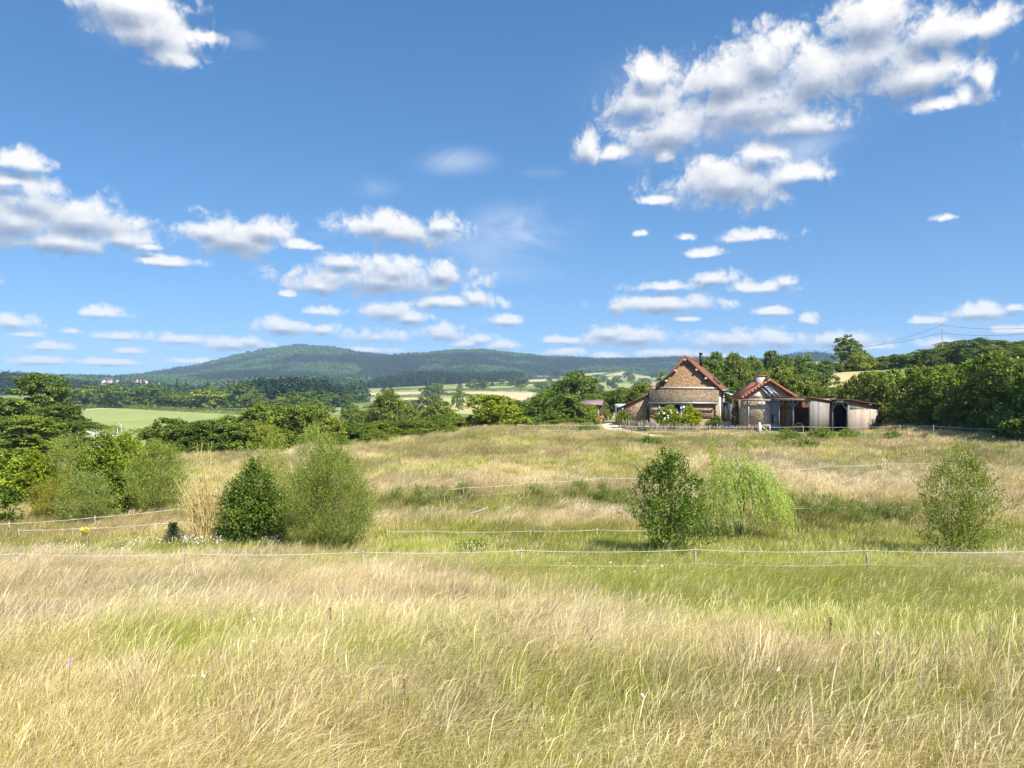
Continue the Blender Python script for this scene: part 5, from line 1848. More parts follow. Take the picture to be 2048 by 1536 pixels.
M_greywood = plank_mat("silver_grey_planks", (.07, .066, .06), (.31, .29, .26), .30, streak=.75)
M_palewood = plank_mat("sun_bleached_planks", (.14, .11, .085), (.48, .41, .33), .30, streak=.75)
M_brownwood = plank_mat("orange_brown_planks", (.16, .065, .025), (.34, .15, .06), .22)
M_darkwood = plain_mat("dark_old_wood", (.075, .055, .042), .9, .1, vary=.3)
M_beam = plain_mat("grey_weathered_beam", (.26, .24, .22), .9, .1, vary=.25, scale=5)
M_sheet = plank_mat("blue_grey_sheet", (.14, .165, .20), (.27, .30, .345), .17, gap=(.06, .07, .09), streak=.15)
M_white = plain_mat("white_paint", (.78, .78, .77), .5, .4, vary=.04)
M_rust = plain_mat("rust", (.20, .075, .04), .9, .1, vary=.35)
M_red = plain_mat("red_paint", (.36, .06, .035), .5, .4, vary=.15)
M_rubber = plain_mat("tyre", (.025, .025, .025), .8, .2)


def glass_mat(name, tint=(.02, .03, .035)):
    m, T = new_mat(name)
    principled(T, tint, .06, .6)
    return m


M_glass = glass_mat("window_glass")


def with_tile(me, ax, ay):
    """store metre coordinates along a roof slab (along ax, down ay) for its tiles"""
    co = np.empty(len(me.vertices) * 3, np.float32)
    me.vertices.foreach_get("co", co)
    co = co.reshape(-1, 3)
    ax, ay = np.array(ax, float), np.array(ay, float)
    t = np.stack([co @ (ax / np.linalg.norm(ax)), co @ (ay / np.linalg.norm(ay)), 0 * co[:, 0]], -1)
    a = me.attributes.new("tile", 'FLOAT_VECTOR', 'POINT')
    a.data.foreach_set("vector", t.astype(np.float32).ravel())
    return me


def roof_slab(name, quad, t, mat, parent, ax, ay):
    b = MB()
    b.slab(quad, t)
    return link(name, with_tile(b.mesh(name), ax, ay), parent, mat)


def wall_holes(b, x0, x1, z0, z1, y0, y1, holes):
    """a wall along x with rectangular openings (xa, xb, za, zb)"""
    xs = sorted({x0, x1, *[h[0] for h in holes], *[h[1] for h in holes]})
    zs = sorted({z0, z1, *[h[2] for h in holes], *[h[3] for h in holes]})
    for i in range(len(xs) - 1):
        for j in range(len(zs) - 1):
            cx_, cz = (xs[i] + xs[i + 1]) / 2, (zs[j] + zs[j + 1]) / 2
            if not any(h[0] < cx_ < h[1] and h[2] < cz < h[3] for h in holes):
                b.box(xs[i], xs[i + 1], y0, y1, zs[j], zs[j + 1])


# ================================================================ farmhouse
def farmhouse():
    X0, D0 = (1370 - CX) / F * 90.0, 90.0
    zb = -4.98
    o = empty("farmhouse", (X0, D0, zb), R(-17.5))
    tag(o, "old ochre stone farmhouse with steep brown-red tiled gable and low front lean-to", 'house')
    Lh, sl = 19.5, .932
    # walls: gable block, front lean-to with two openings, left wing
    b = MB()
    b.prism([(-3.75, -.8), (3.75, -.8), (3.75, 4.55), (0, 8.0), (-3.15, 4.42), (-3.75, 4.2)], 0, .55)
    b.box(-3.75, -3.2, .55, Lh, -.8, 4.1)
    b.prism([(-3.75, -.8), (3.75, -.8), (3.75, 4.55), (0, 8.0), (-3.15, 4.42), (-3.75, 4.2)], Lh, Lh + .5)
    b.build("gable_wall", M_gable, o)
    b = MB()
    b.box(3.2, 3.75, .551, Lh - .001, -.8, 4.5)
    b.build("side_wall", M_plaster, o)
    b = MB()
    holes = [(-2.72, -1.98, .95, 2.62), (-1.45, -.42, -.8, 2.62)]
    wall_holes(b, -3.95, 3.72, -.8, 3.0, -1.300, -0.950, holes)
    b.hexa([(-3.95, -0.949, -.8), (-3.6, -0.949, -.8), (-3.6, -.002, -.8), (-3.95, -.002, -.8)], [(-3.95, -0.949, 3.36), (-3.6, -0.949, 3.36), (-3.6, -.002, 4.28), (-3.95, -.002, 4.28)])
    b.hexa([(3.37, -0.949, -.8), (3.72, -0.949, -.8), (3.72, -.002, -.8), (3.37, -.002, -.8)], [(3.37, -0.949, 3.36), (3.72, -0.949, 3.36), (3.72, -.002, 4.28), (3.37, -.002, 4.28)])
    b.build("lean_to_wall", M_stone, o)
    b = MB()
    b.prism([(-7.2, -.8), (-3.752, -.8), (-3.752, 4.0), (-7.2, 2.22)], .05, .5)
    b.box(-7.2, -6.75, .501, 11, -.8, 2.2)
    b.prism([(-7.2, -.8), (-3.752, -.8), (-3.752, 4.0), (-7.2, 2.22)], 11.001, 11.4)
    b.build("wing_wall", M_stone, o)
    # roofs
    fy, by = -.20, Lh + .4
    roof_slab("roof", [(0, fy, 8.24), (4.2, fy, 8.24 - 4.2 * sl), (4.2, by, 8.24 - 4.2 * sl), (0, by, 8.24)], .16, M_tile, o, (0, 1, 0), (1, 0, -sl))
    left = roof_slab("roof", [(-3.35, fy, 4.42), (-.003, fy, 8.24), (-.003, by, 8.24), (-3.35, by, 4.42)], .16, M_tile, o, (0, 1, 0), (-1, 0, -1.14))
    roof_slab("wing_roof", [(-7.75, -.14, 2.16), (-3.353, -.14, 4.40), (-3.353, 11.8, 4.40), (-7.75, 11.8, 2.16)], .14, M_tile, o, (0, 1, 0), (-1, 0, -.51))
    lr = roof_slab("lean_to_roof", [(-4.05, -1.550, 2.93), (3.86, -1.550, 2.93), (3.86, -.003, 4.46), (-4.05, -.003, 4.46)], .12, M_oldtile, o, (1, 0, 0), (0, -1, -.99))
    b = MB()
    b.tube([(-.0, fy, 8.25), (0, by, 8.25)], .12, 8)
    b.build("ridge", M_ridge, o, True)
    b = MB()     # verge boards, fascia
    b.beam((0, fy - .02, 8.12), (4.22, fy - .02, 8.12 - 4.22 * sl), .05, .26)
    b.beam((-.0, fy - .021, 8.12), (-3.36, fy - .021, 4.30), .05, .26)
    b.beam((-3.36, -.17, 4.28), (-7.77, -.17, 2.03), .05, .2)
    b.build("verge_board", M_board, o)
    b = MB()     # flashing where the lean-to roof meets the gable
    b.box(-3.1, 3.7, -.16, -.004, 4.42, 4.62)
    b.build("flashing", M_pale_trim, o)
    for x, z in ((0, 7.78), (-1.15, 6.55), (-2.2, 5.35), (1.3, 6.62), (2.35, 5.62)):
        b = MB()
        b.box(x - .13, x + .13, -.26, .1, z - .13, z + .1)
        b.build("purlin_end", M_woodend, o)
    b = MB()
    b.tube([(-4.05, -1.720, 2.80), (3.86, -1.720, 2.80)], .075, 8)
    b.build("gutter", M_zinc, o, True)
    b = MB()
    b.tube([(4.30, fy + .1, 4.24), (4.30, by, 4.24)], .075, 8)
    b.build("gutter", M_zinc, o, True)
    b = MB()
    b.tube([(3.52, -1.700, 2.76), (3.52, -1.370, 2.45), (3.52, -1.370, -.3)], .05, 8)
    b.build("downpipe", M_zinc, o, True)
    b = MB()
    b.tube([(3.86, .25, 4.2), (3.86, .25, -.3)], .05, 8)
    b.build("downpipe", M_zinc, o, True)
    # window and door with pale stone surrounds
    for nm, (xa, xb, za, zb_), fr in (("window", holes[0], .17), ("door", holes[1], .20)):
        b = MB()
        b.box(xa - fr, xa, -1.360, -1.000, max(za, -.7) - .05, zb_ + fr)
        b.box(xb, xb + fr, -1.360, -1.000, max(za, -.7) - .05, zb_ + fr)
        b.box(xa, xb, -1.360, -1.000, zb_, zb_ + fr)
        if nm == "window":
            b.box(xa - fr - .05, xb + fr + .05, -1.420, -1.000, za - .17, za - .052)
        w = b.build(nm, M_pale_trim, o)
        b = MB()
        b.box(xa + .02, xb - .02, -1.100, -1.070, max(za, -.7), zb_ - .02)
        b.build("pane", M_glass, w)
        b = MB()
        for xx in (xa + .002, (xa + xb) / 2 - .03, xb - .062):
            b.box(xx, xx + .06, -1.160, -1.102, max(za, -.7), zb_)
        b.build("frame", M_navy, w)
    b = MB()
    b.box(-.18, .12, -1.400, -1.362, -.6, 2.66)
    b.build("shutter", M_pale_trim, o)
    b = MB()
    b.box(-4.45, -3.97, -.03, .04, -.6, 2.0)
    b.build("side_door", M_darkwood, o)
    b = MB()
    b.tube([(.95, 13, 7.1), (.95, 13, 9.0)], .20, 10)
    b.tube([(.95, 13, 9.0), (.95, 13, 9.12)], .27, 10)
    b.build("flue", M_black, o, True)
    b = MB()
    b.beam((2.9, 6.0, 5.68), (3.7, 6.0, 4.94), 1.0, .12)
    b.build("roof_window", M_black, o)
    # glazed lean-to on the far side of the right wall
    b = MB()
    for y in (8.0, 10.0, 12.0, 14.0):
        b.box(5.35, 5.47, y - .06, y + .06, -.8, 3.3)
    for x in (3.9, 4.6):
        b.box(x - .06, x + .06, 7.94, 8.06, -.8, 3.7)
    b.box(3.76, 5.47, 7.93, 8.05, 2.55, 2.72)
    b.box(3.76, 5.47, 7.935, 8.045, 3.2, 3.36)
    b.box(5.36, 5.46, 8, 14, 3.2, 3.35)
    cf = b.build("glazed_lean_to", M_navy, o)
    b = MB()
    b.box(3.9, 5.36, 8.01, 8.03, -.8, 2.55)
    b.box(5.40, 5.42, 8.07, 13.9, -.8, 3.2)
    b.build("pane", M_glass, cf)
    b = MB()
    b.box(4.75, 5.3, 7.9, 7.99, -.8, 2.5)
    b.build("panel", M_slate, cf)
    b = MB()
    b.slab([(3.76, 7.6, 4.1), (5.75, 7.6, 3.42), (5.75, 14.4, 3.42), (3.76, 14.4, 4.1)], .1)
    b.build("roof", M_zinc, cf)
    return o


farmhouse()


def oven_house():
    D0 = 84.0
    o = empty("oven_house", ((1538 - CX) / F * D0, D0, -5.05), R(-5))
    tag(o, "small stone oven house with bright orange-red tiled roof and stub chimney", 'outbuilding')
    g = .66
    b = MB()
    b.prism([(-2.72, -.8), (2.72, -.8), (2.72, 3.46), (0, 3.46 + 2.72 * g), (-2.72, 3.46)], 0, .5)
    b.box(-2.72, -2.25, .501, 6, -.8, 3.4)
    b.box(2.25, 2.72, .501, 6, -.8, 3.4)
    b.prism([(-2.72, -.8), (2.72, -.8), (2.72, 3.46), (0, 3.46 + 2.72 * g), (-2.72, 3.46)], 6.001, 6.4)
    b.build("wall", M_ovenstone, o)
    b = MB()     # plastered gable head and cement patches
    b.prism([(-2.25, 3.55), (-.55, 3.55), (-.75, 4.55)], -.03, -.004)
    b.build("gable_plaster", M_plaster, o)
    b = MB()
    for x0, x1, z0, z1 in ((-.9, -.05, 2.3, 3.1), (-.62, -.051, 1.7, 2.3), (-1.3, -.9, 2.75, 3.1), (-.4, -.052, .9, 1.7)):
        b.box(x0, x1, -.028, -.004, z0, z1)
    b.build("cement_patch", M_cement, o)
    top = 3.55 + 2.95 * g
    roof_slab("roof", [(-3.05, -.35, top - 3.05 * g), (-.002, -.35, top), (-.002, 6.7, top), (-3.05, 6.7, top - 3.05 * g)], .14, M_newtile, o, (0, 1, 0), (-1, 0, -g))
    roof_slab("roof", [(.002, -.35, top), (2.95, -.35, top - 2.95 * g), (2.95, 6.7, top - 2.95 * g), (.002, 6.7, top)], .14, M_newtile, o, (0, 1, 0), (1, 0, -g))
    b = MB()
    for s, e in ((-1, 3.07), (1, 2.97)):
        for k in range(9):
            a, c = e * k / 9, e * (k + .96) / 9
            b.tube([(s * a, -.36, top - a * g + .01), (s * c, -.36, top - c * g - .02)], [.13, .15], 8)
    b.build("verge_tiles", M_ridge, o, True)
    b = MB()
    for k in range(16):
        b.tube([(0, -.4 + k * .44, top + .03), (0, -.4 + (k + .97) * .44, top + .06)], [.13, .15], 8)
    b.build("ridge_tiles", M_ridge, o, True)
    b = MB()
    b.box(-.95, -.05, 1.6, 2.3, top - 1.1, top + .42)
    ch = b.build("chimney", M_cement, o)
    b = MB()
    b.box(-1.02, .02, 1.53, 2.37, top + .422, top + .56)
    b.build("cap", M_ridge, ch)
    b = MB()
    b.tube([(-2.2, -.12, 3.3), (-2.2, -.12, -.3)], .05, 8)
    b.build("downpipe", M_zinc, o, True)
    b = MB()
    b.box(-3.0, .8, -.5, -.36, 3.18, 3.40)
    b.build("front_beam", M_beam, o)
    # rusty-edged glazed frame leaning against the gable
    b = MB()
    for x in (-1.0, -.5, .0):
        b.beam((x, -.16, 4.75 - .0), (x + 1.35, -.40, 3.42), .07)
    b.beam((-1.0, -.16, 4.75), (0, -.16, 4.75), .07)
    b.beam((.35, -.40, 3.44), (1.35, -.40, 3.44), .07)
    b.beam((-.1, -.25, 3.5), (.3, -.3, 4.3), .06)
    f = b.build("leaning_frame", M_zinc, o)
    b = MB()
    b.hexa([(-.95, -.15, 4.72), (-.05, -.15, 4.72), (1.30, -.37, 3.44), (.40, -.37, 3.44)], [(-.95, -.135, 4.73), (-.05, -.135, 4.73), (1.30, -.355, 3.45), (.40, -.355, 3.45)])
    b.build("pane", M_slate, f)


oven_house()


def plank_shed():
    D0 = 80.0
    o = empty("plank_shed", ((1622 - CX) / F * D0, D0, -5.2), R(-53))
    tag(o, "long open-fronted shed of weathered upright planks beside the oven house", 'shed')
    H = 3.62
    # first bay: posts, beam, right plank wall
    b = MB()
    b.box(-.06, .0, .0, 4.6, -.05, H + .02)
    b.build("plank_wall", M_greywood, o)
    b = MB()
    b.box(-7.0, 0, 4.4, 4.5, -.4, H - .5)
    b.box(-7.0, -6.92, 1.0, 4.399, -.4, H - .2)
    b.build("back_wall", M_brownwood, o)
    b = MB()
    b.box(-3.86, -3.78, .5, 4.39, -.4, H - .1)
    b.build("partition", M_brownwood, o)
    for x in (-.14, -2.1, -3.8):
        b = MB()
        b.box(x - .09, x + .09, .0, .18, -.5, H - .18)
        for s in (-1, 1):
            if (x < -3.7 and s < 0) or (x > -1 and s > 0):
                continue
            b.beam((x, .09, H - .95), (x + s * .62, .09, H - .2), .10)
        b.build("post", M_beam, o)
    b = MB()
    b.box(-6.9, .02, -.02, .2, H - .2, H + .05)
    b.build("front_beam", M_beam, o)
    roof_slab("roof", [(-7.1, -.28, H + .22), (.22, -.28, H + .22), (.22, 5.0, H - .30), (-7.1, 5.0, H - .30)], .09, M_rust, o, (1, 0, 0), (0, 1, 0))
    b = MB()
    b.box(-.12, 1.0, .18, .0, 0, 0) if False else None
    b.box(-.42, .12, -.12, .35, -.55, -.06)
    b.build("footing", M_pale_trim, o)
    # blue-grey sheet front with a small window
    b = MB()
    wall_holes(b, -5.5, -3.92, -.5, H - .19, .02, .06, [(-4.75, -4.15, 1.0, 1.85)])
    b.build("sheet_front", M_sheet, o)
    b = MB()
    b.box(-4.75, -4.15, .09, .11, 1.0, 1.85)
    b.build("window", M_glass, o)
    b = MB()
    b.box(-4.50, -4.15, .065, .085, 1.05, 1.8)
    b.build("window_board", M_palewood, o)
    # second bay, set back to the right
    x1, y0, y1 = 1.95, 4.0, 12.2
    b = MB()
    b.box(x1 - .06, x1, y0, y1, -.5, 2.5)
    b.hexa([(x1 - .06, y0, 2.501), (x1, y0, 2.501), (x1, y1, 2.501), (x1 - .06, y1, 2.501)], [(x1 - .06, y0, 3.42), (x1, y0, 3.42), (x1, y1, 2.56), (x1 - .06, y1, 2.56)])
    b.build("plank_wall", M_palewood, o)
    b = MB()
    b.box(-2.939, x1 - .061, y1 - .1, y1, -.5, 2.62)
    b.box(-3.0, -2.94, 4.6, y1, -.5, 2.75)
    b.build("back_wall", M_darkwood, o)
    b = MB()
    b.box(-.0, x1 + .05, y0 - .22, y0 - .02, 3.16, 3.42)
    b.build("front_beam", M_beam, o)
    b = MB()
    b.box(x1 - .2, x1 + .02, y0 - .2, y0 - .01, -.5, 3.155)
    b.beam((x1 - .1, y0 - .1, 2.35), (x1 - .78, y0 - .1, 3.18), .11)
    b.build("post", M_beam, o)
    b = MB()
    b.box(.05, .2, y0 - .2, y0 - .05, -.5, 3.155)
    b.beam((.12, y0 - .1, 2.5), (.6, y0 - .1, 3.18), .09)
    b.build("post", M_beam, o)
    roof_slab("roof", [(-3.1, y0 - .45, 3.60), (x1 + .45, y0 - .45, 3.60), (x1 + .45, y1 + .35, 2.70), (-3.1, y1 + .35, 2.70)], .08, M_rust, o, (1, 0, 0), (0, 1, 0))
    for y in (y0 + 3.6, y1 + .1):
        b = MB()
        b.box(x1 - .3, x1 + .40, y - .1, y + .1, 3.33 - (y - y0) * .107 - .05, 3.55 - (y - y0) * .107 - .06)
        b.build("rafter_end", M_beam, o)
    b = MB()
    b.box(.3, 1.4, y1 - 1.2, y1 - 1.1, -.4, 1.9)
    b.build("inner_door", M_brownwood, o)


plank_shed()

# ================================================================ fences
M_tape = plain_mat("white_fence_tape", (.60, .60, .58), .7, .2, vary=.04)
M_post = plain_mat("grey_split_post", (.30, .26, .20), .9, .1, vary=.25)


def tape_fence(label, nodes, heights, posts=None, sag=.05, post_h=None, w=.034, r=.034, group=None):
    """posts with drooping white tapes; nodes are (column, depth)"""
    pts = [at(px, d) for px, d in nodes]
    o = empty("tape_fence", pts[0])
    org = pts[0]
    rs = np.random.default_rng(int(nodes[0][0]) + 4000)
    posts = range(len(nodes)) if posts is None else posts
    tilt = {}
    for i in posts:
        p = pts[i] - org
        hh = (post_h or max(heights) + .06) * rs.uniform(.97, 1.04)
        tl = Vector((rs.normal(0, .035), rs.normal(0, .03), 0)) * hh
        tilt[i] = tl / hh
        b = MB()
        b.tube([p - Vector((0, 0, .4)), p + tl * .5 + Vector((0, 0, hh * .5)), p + tl + Vector((0, 0, hh))], [r, r * .95, r * .9], 7)
        b.build("post", M_post, o, True)
    for h in heights:
        b = MB()
        V = []
        for i in range(len(pts) - 1):
            L = (pts[i + 1] - pts[i]).length
            ns = 14
            for k in range(ns + (1 if i == len(pts) - 2 else 0)):
                t = k / ns
                a = pts[i] + Vector((0, 0, h)) + tilt.get(i, Vector((0, 0, 0))) * h
                c = pts[i + 1] + Vector((0, 0, h)) + tilt.get(i + 1, Vector((0, 0, 0))) * h
                p = a.lerp(c, t) - Vector((0, 0, sag * min(L / 5, 1.6) * 4 * t * (1 - t))) - org
                V.append(p + Vector((0, -r - .004, 0)))
        f = []
        vv = []
        for k, p in enumerate(V):
            tw = .25 * math.sin(k * .55 + h * 9)
            q = Vector((0, math.sin(tw), math.cos(tw))) * w / 2
            y = Vector((0, .004, 0))
            vv += [p + q - y, p - q - y, p - q + y, p + q + y]
            if k:
                m = k * 4
                for e in range(4):
                    f.append((m - 4 + e, m - 4 + (e + 1) % 4, m + (e + 1) % 4, m + e))
        b.add([tuple(v) for v in vv], f)
        b.build("tape", M_tape, o)
    tag(o, label, 'fence', group)
    return o


tape_fence("long double white tape fence crossing the whole meadow just behind the straw foreground", [(-80, 20.7), (32, 20.8), (372, 20.6), (725, 21.5), (1043, 22.0), (1390, 22.2), (1737, 22.3), (2110, 22.1)], (.84, .44), sag=.06, w=.012)
tape_fence("white tape fence in front of the left shrubbery", [(-60, 33.9), (20, 34.4), (190, 36.0), (356, 38.2)], (.62,), w=.017)
tape_fence("lower white tape fence running from the left to the straw-yellow shrub", [(40, 32.8), (146, 33.0), (312, 34.2), (425, 35.6)], (.60,), w=.017)
tape_fence("double white tape fence across the middle of the meadow behind the bushes", [(880, 42.4), (926, 43.2), (1060, 45.0), (1206, 46.8), (1330, 47.0), (1545, 49.0), (1655, 51), (1775, 51.5), (1935, 50), (2090, 46)], (.86, .40), w=.018, sag=.08)
tape_fence("single low tape fence in the green hollow left of the dark young tree", [(775, 33.2), (858, 33.2), (1058, 33.0), (1195, 33.4), (1325, 33.4)], (.52,), w=.016, sag=.06)
tape_fence("low tape fence in the green hollow right of the weeping willow", [(1560, 38), (1718, 38.2), (1804, 38), (1960, 37.6), (2080, 37)], (.66,), w=.017)
tape_fence("double white tape fence on the crest in front of the farm",
           [(1035, 80), (1118, 80), (1201, 79.5), (1238, 79), (1330, 78), (1418, 77.5), (1506, 77), (1607, 76.5), (1726, 75), (1800, 73), (1866, 69.5), (2010, 62), (2100, 58)], (1.0, .45), w=.032, r=.045, sag=.05)
tape_fence("slack broken tape with one leaning post above the pale grass in the meadow centre", [(917, 41.0), (975, 39.6), (932, 38.0)], (.42,), posts=[1], w=.034, sag=.12)


def picket_fence(label, nodes, h, gap, seed, w=.055):
    rs = np.random.default_rng(seed)
    P = np.array([[(px - CX) / F * d, d] for px, d in nodes])
    seg = np.linalg.norm(np.diff(P, axis=0), axis=1)
    c = np.concatenate([[0], np.cumsum(seg)])
    t = np.arange(0, c[-1], gap)
    x, d = np.interp(t, c, P[:, 0]), np.interp(t, c, P[:, 1])
    z = zg(x, d)
    o = empty("picket_fence", (x[0], d[0], z[0]))
    b = MB()
    for i in range(len(t)):
        q = Vector((x[i] - x[0], d[i] - d[0], z[i] - z[0]))
        hh = h * rs.uniform(.86, 1.08)
        l = Vector((rs.normal(0, .025), rs.normal(0, .02), hh))
        b.beam(q - Vector((0, 0, .15)), q + l * .93, w, .025)
        b.add([tuple(q + l * .93 + Vector((-w / 2, 0, 0))), tuple(q + l * .93 + Vector((w / 2, 0, 0))), tuple(q + l * 1.03)], [(0, 1, 2)])
    b.build("pickets", M_picket, o)
    b = MB()
    for hh in (.25, .72):
        b.tube([(x[i] - x[0], d[i] - d[0] + .03, z[i] - z[0] + h * hh) for i in range(0, len(t), 6)], .008, 4)
    b.build("wire", M_zinc, o)
    for i in range(0, len(t), 22):
        b = MB()
        q = Vector((x[i] - x[0], d[i] - d[0] + .08, z[i] - z[0]))
        b.tube([q - Vector((0, 0, .3)), q + Vector((0, 0, h * 1.08))], .05, 7)
        b.build("post", M_post, o, True)
    tag(o, label, 'fence')


M_picket = plain_mat("silvered_chestnut", (.25, .22, .185), .9, .1, vary=.25)
picket_fence("short weathered picket fence before the farmhouse's left wing", [(1246, 84.5), (1275, 83.5), (1312, 82.5)], 1.15, .13, 5, .075)
picket_fence("long thin chestnut paling fence from the farmhouse shrubs to the oven house", [(1312, 82.4), (1365, 81.5), (1440, 80.5), (1520, 79.6)], .95, .145, 6)

# white wooden gate at the end of the paling
o = empty("garden_gate", at(1519, 79.2))
b = MB()
b.box(-.09, .09, -.09, .09, -.3, 1.25)
b.build("post", M_pale_trim, o)
b = MB()
b.beam((.12, 0, .95), (1.15, .1, .95), .09)
b.beam((.12, 0, .18), (1.15, .1, .18), .09)
b.beam((.16, 0, .14), (.16, 0, .99), .09)
b.beam((1.1, .1, .14), (1.1, .1, .99), .09)
b.beam((.2, .02, .9), (1.08, .1, .2), .07)
b.build("gate_leaf", M_pale_trim, o)
tag(o, "small white wooden gate at the right end of the paling fence", 'gate')

# rusty drum and old wheel before the shed
o = empty("rusty_drum", at(1514, 80.6))
b = MB()
b.tube([(0, 0, -.05), (0, 0, .28), (0, 0, .30), (0, 0, .6), (0, 0, .62), (0, 0, .92)], [.29, .29, .305, .29, .305, .29], 16)
b.build("drum", M_rust, o, True)
tag(o, "rusty brown drum standing behind the white garden gate", 'drum')
o = empty("old_wheel", at(1598, 79.4, .02), R(20))
b = MB()
for k in range(24):
    a, c = 2 * math.pi * k / 24, 2 * math.pi * (k + 1) / 24
    b.beam((.55 * math.cos(a), 0, .57 + .55 * math.sin(a)), (.55 * math.cos(c), 0, .57 + .55 * math.sin(c)), .06)
for k in range(8):
    a = 2 * math.pi * k / 8
    b.beam((.08 * math.cos(a), 0, .57 + .08 * math.sin(a)), (.52 * math.cos(a), 0, .57 + .52 * math.sin(a)), .04)
b.build("wheel", M_darkwood, o)
tag(o, "old spoked cart wheel leaning in the dark shed opening", 'wheel')


# ================================================================ things by the track
def cart_shed():
    o = empty("cart_shed", at(1178, 107), R(-12))
    b = MB()
    for x in (-1.3, 1.3):
        for y in (0, 3):
            b.box(x - .07, x + .07, y - .07, y + .07, -.4, 2.15)
    b.build("post", M_woodend, o)
    b = MB()
    b.slab([(-1.9, -.4, 2.35), (1.9, -.4, 2.35), (1.9, 1.6, 2.95), (-1.9, 1.6, 2.95)], .07)
    b.slab([(-1.9, 1.603, 2.95), (1.9, 1.603, 2.95), (1.9, 3.5, 2.35), (-1.9, 3.5, 2.35)], .07)
    b.build("roof", plain_mat("faded_mauve_sheet", (.24, .17, .175), .8, .2, vary=.12), o)
    b = MB()
    b.box(-1.75, 1.75, 2.9, 2.96, -.4, 2.1)
    b.build("back_wall", M_darkwood, o)
    tag(o, "open cart shed with faded mauve roof behind the dark hedge's end", 'shed')


cart_shed()


def tractor():
    o = empty("tractor", at(1190, 101.5), R(70))
    o.scale = (.72, .72, .72)
    b = MB()
    b.box(-.34, .34, -1.55, -.15, .62, 1.18)
    b.hexa([(-.34, -1.75, .66), (.34, -1.75, .66), (.34, -1.551, .62), (-.34, -1.551, .62)], [(-.26, -1.70, 1.06), (.26, -1.70, 1.06), (.34, -1.551, 1.18), (-.34, -1.551, 1.18)])
    b.box(-.45, .45, -.149, .7, .55, .85)
    b.build("body", M_red, o)
    for s in (-1, 1):
        for y, r, w in ((.45, .62, .30), (-1.25, .36, .2)):
            b = MB()
            x = s * (.66 if y > 0 else .52)
            b.tube([(x - w / 2, y, r), (x - w / 2 + .03, y, r), (x + w / 2 - .03, y, r), (x + w / 2, y, r)], [r * .86, r, r, r * .86], 20)
            wh = b.build("wheel", M_rubber, o, True)
            b = MB()
            b.tube([(x - w / 2 - .02, y, r), (x + w / 2 + .02, y, r)], r * .5, 14)
            b.build("rim", M_white, wh, True)
        b = MB()
        for k in range(8):
            a, c = math.pi * (.1 + .1 * k), math.pi * (.1 + .1 * (k + 1))
            b.hexa([(s * .5, .45 + .68 * math.cos(a), .62 + .68 * math.sin(a)), (s * .85, .45 + .68 * math.cos(a), .62 + .68 * math.sin(a)), (s * .85, .45 + .68 * math.cos(c), .62 + .68 * math.sin(c)), (s * .5, .45 + .68 * math.cos(c), .62 + .68 * math.sin(c))],
                   [(s * .5, .45 + .72 * math.cos(a), .62 + .72 * math.sin(a)), (s * .85, .45 + .72 * math.cos(a), .62 + .72 * math.sin(a)), (s * .85, .45 + .72 * math.cos(c), .62 + .72 * math.sin(c)), (s * .5, .45 + .72 * math.cos(c), .62 + .72 * math.sin(c))])
        b.build("mudguard", M_red, o)
    b = MB()
    b.box(-.24, .24, .25, .65, .86, .94)
    b.box(-.24, .24, .6, .68, .941, 1.3)
    b.build("seat", M_black, o)
    b = MB()
    b.tube([(0, -.1, 1.0), (0, .12, 1.35)], .025, 8)
    b.tube([(.2 * math.cos(a), .12 + .07 * math.sin(a), 1.37 + .17 * math.sin(a)) for a in np.linspace(0, 6.28, 14)], .018, 6)
    b.build("steering_wheel", M_black, o)
    b = MB()
    b.tube([(.2, -1.1, 1.15), (.2, -1.1, 1.85)], .035, 8)
    b.build("exhaust", M_black, o)
    tag(o, "small red tractor parked at the right end of the dark hedge", 'tractor')


tractor()


def van():
    o = empty("parked_van", at(1247, 99.5), R(-10))
    b = MB()
    prof = [(-2.6, .35), (2.45, .35), (2.5, 1.0), (1.75, 1.25), (1.15, 2.2), (1.0, 2.42), (-2.55, 2.5), (-2.62, 2.3)]
    n = len(prof)
    V = [(-.97, y, z) for y, z in prof] + [(.97, y, z) for y, z in prof]
    b.add(V, [tuple(range(n))[::-1], tuple(range(n, 2 * n))] + [(i, (i + 1) % n, (i + 1) % n + n, i + n) for i in range(n)])
    body = b.build("body", M_white, o)
    for s in (-1, 1):
        for y in (-1.6, 1.6):
            b = MB()
            x = s * .86
            b.tube([(x - .11, y, .36), (x + .11, y, .36)], .35, 18)
            wh = b.build("wheel", M_rubber, o, True)
            b = MB()
            b.tube([(x - .125, y, .36), (x + .125, y, .36)], .2, 14)
            b.build("rim", M_zinc, wh, True)
    b = MB()
    for s in (-1, 1):
        b.box(s * .978 - .004, s * .978 + .004, .3, 1.25, 1.3, 2.05)
    b.box(-.75, -.08, -2.635, -2.60, 1.4, 2.1)
    b.box(.08, .75, -2.635, -2.60, 1.4, 2.1)
    b.build("window", M_glass, o)
    b = MB()
    b.box(-.9, -.72, -2.64, -2.60, .8, 1.15)
    b.build("tail_light", M_red, o)
    b = MB()
    b.box(.72, .9, -2.64, -2.60, .8, 1.15)
    b.build("tail_light", M_red, o)
    tag(o, "tall white van half hidden behind the farmhouse's left wing", 'van')


van()

for px, d, h, lab in ((1183.5, 96, 1.35, "pale post at the right end of the dark hedge"), (1205, 98, 1.1, "short dark fence post in the pale grass by the track"), (1216, 97, .9, "second short fence post in the pale grass by the track")):
    b = MB()
    b.tube([(0, 0, -.4), (.02, 0, h * .5), (.0, 0, h)], [.09 if px < 1190 else .06] * 3, 8)
    o = b.build("fence_post", M_pale_trim if px < 1190 else M_post, None, True)
    o.location = at(px, d)
    tag(o, lab, 'post')

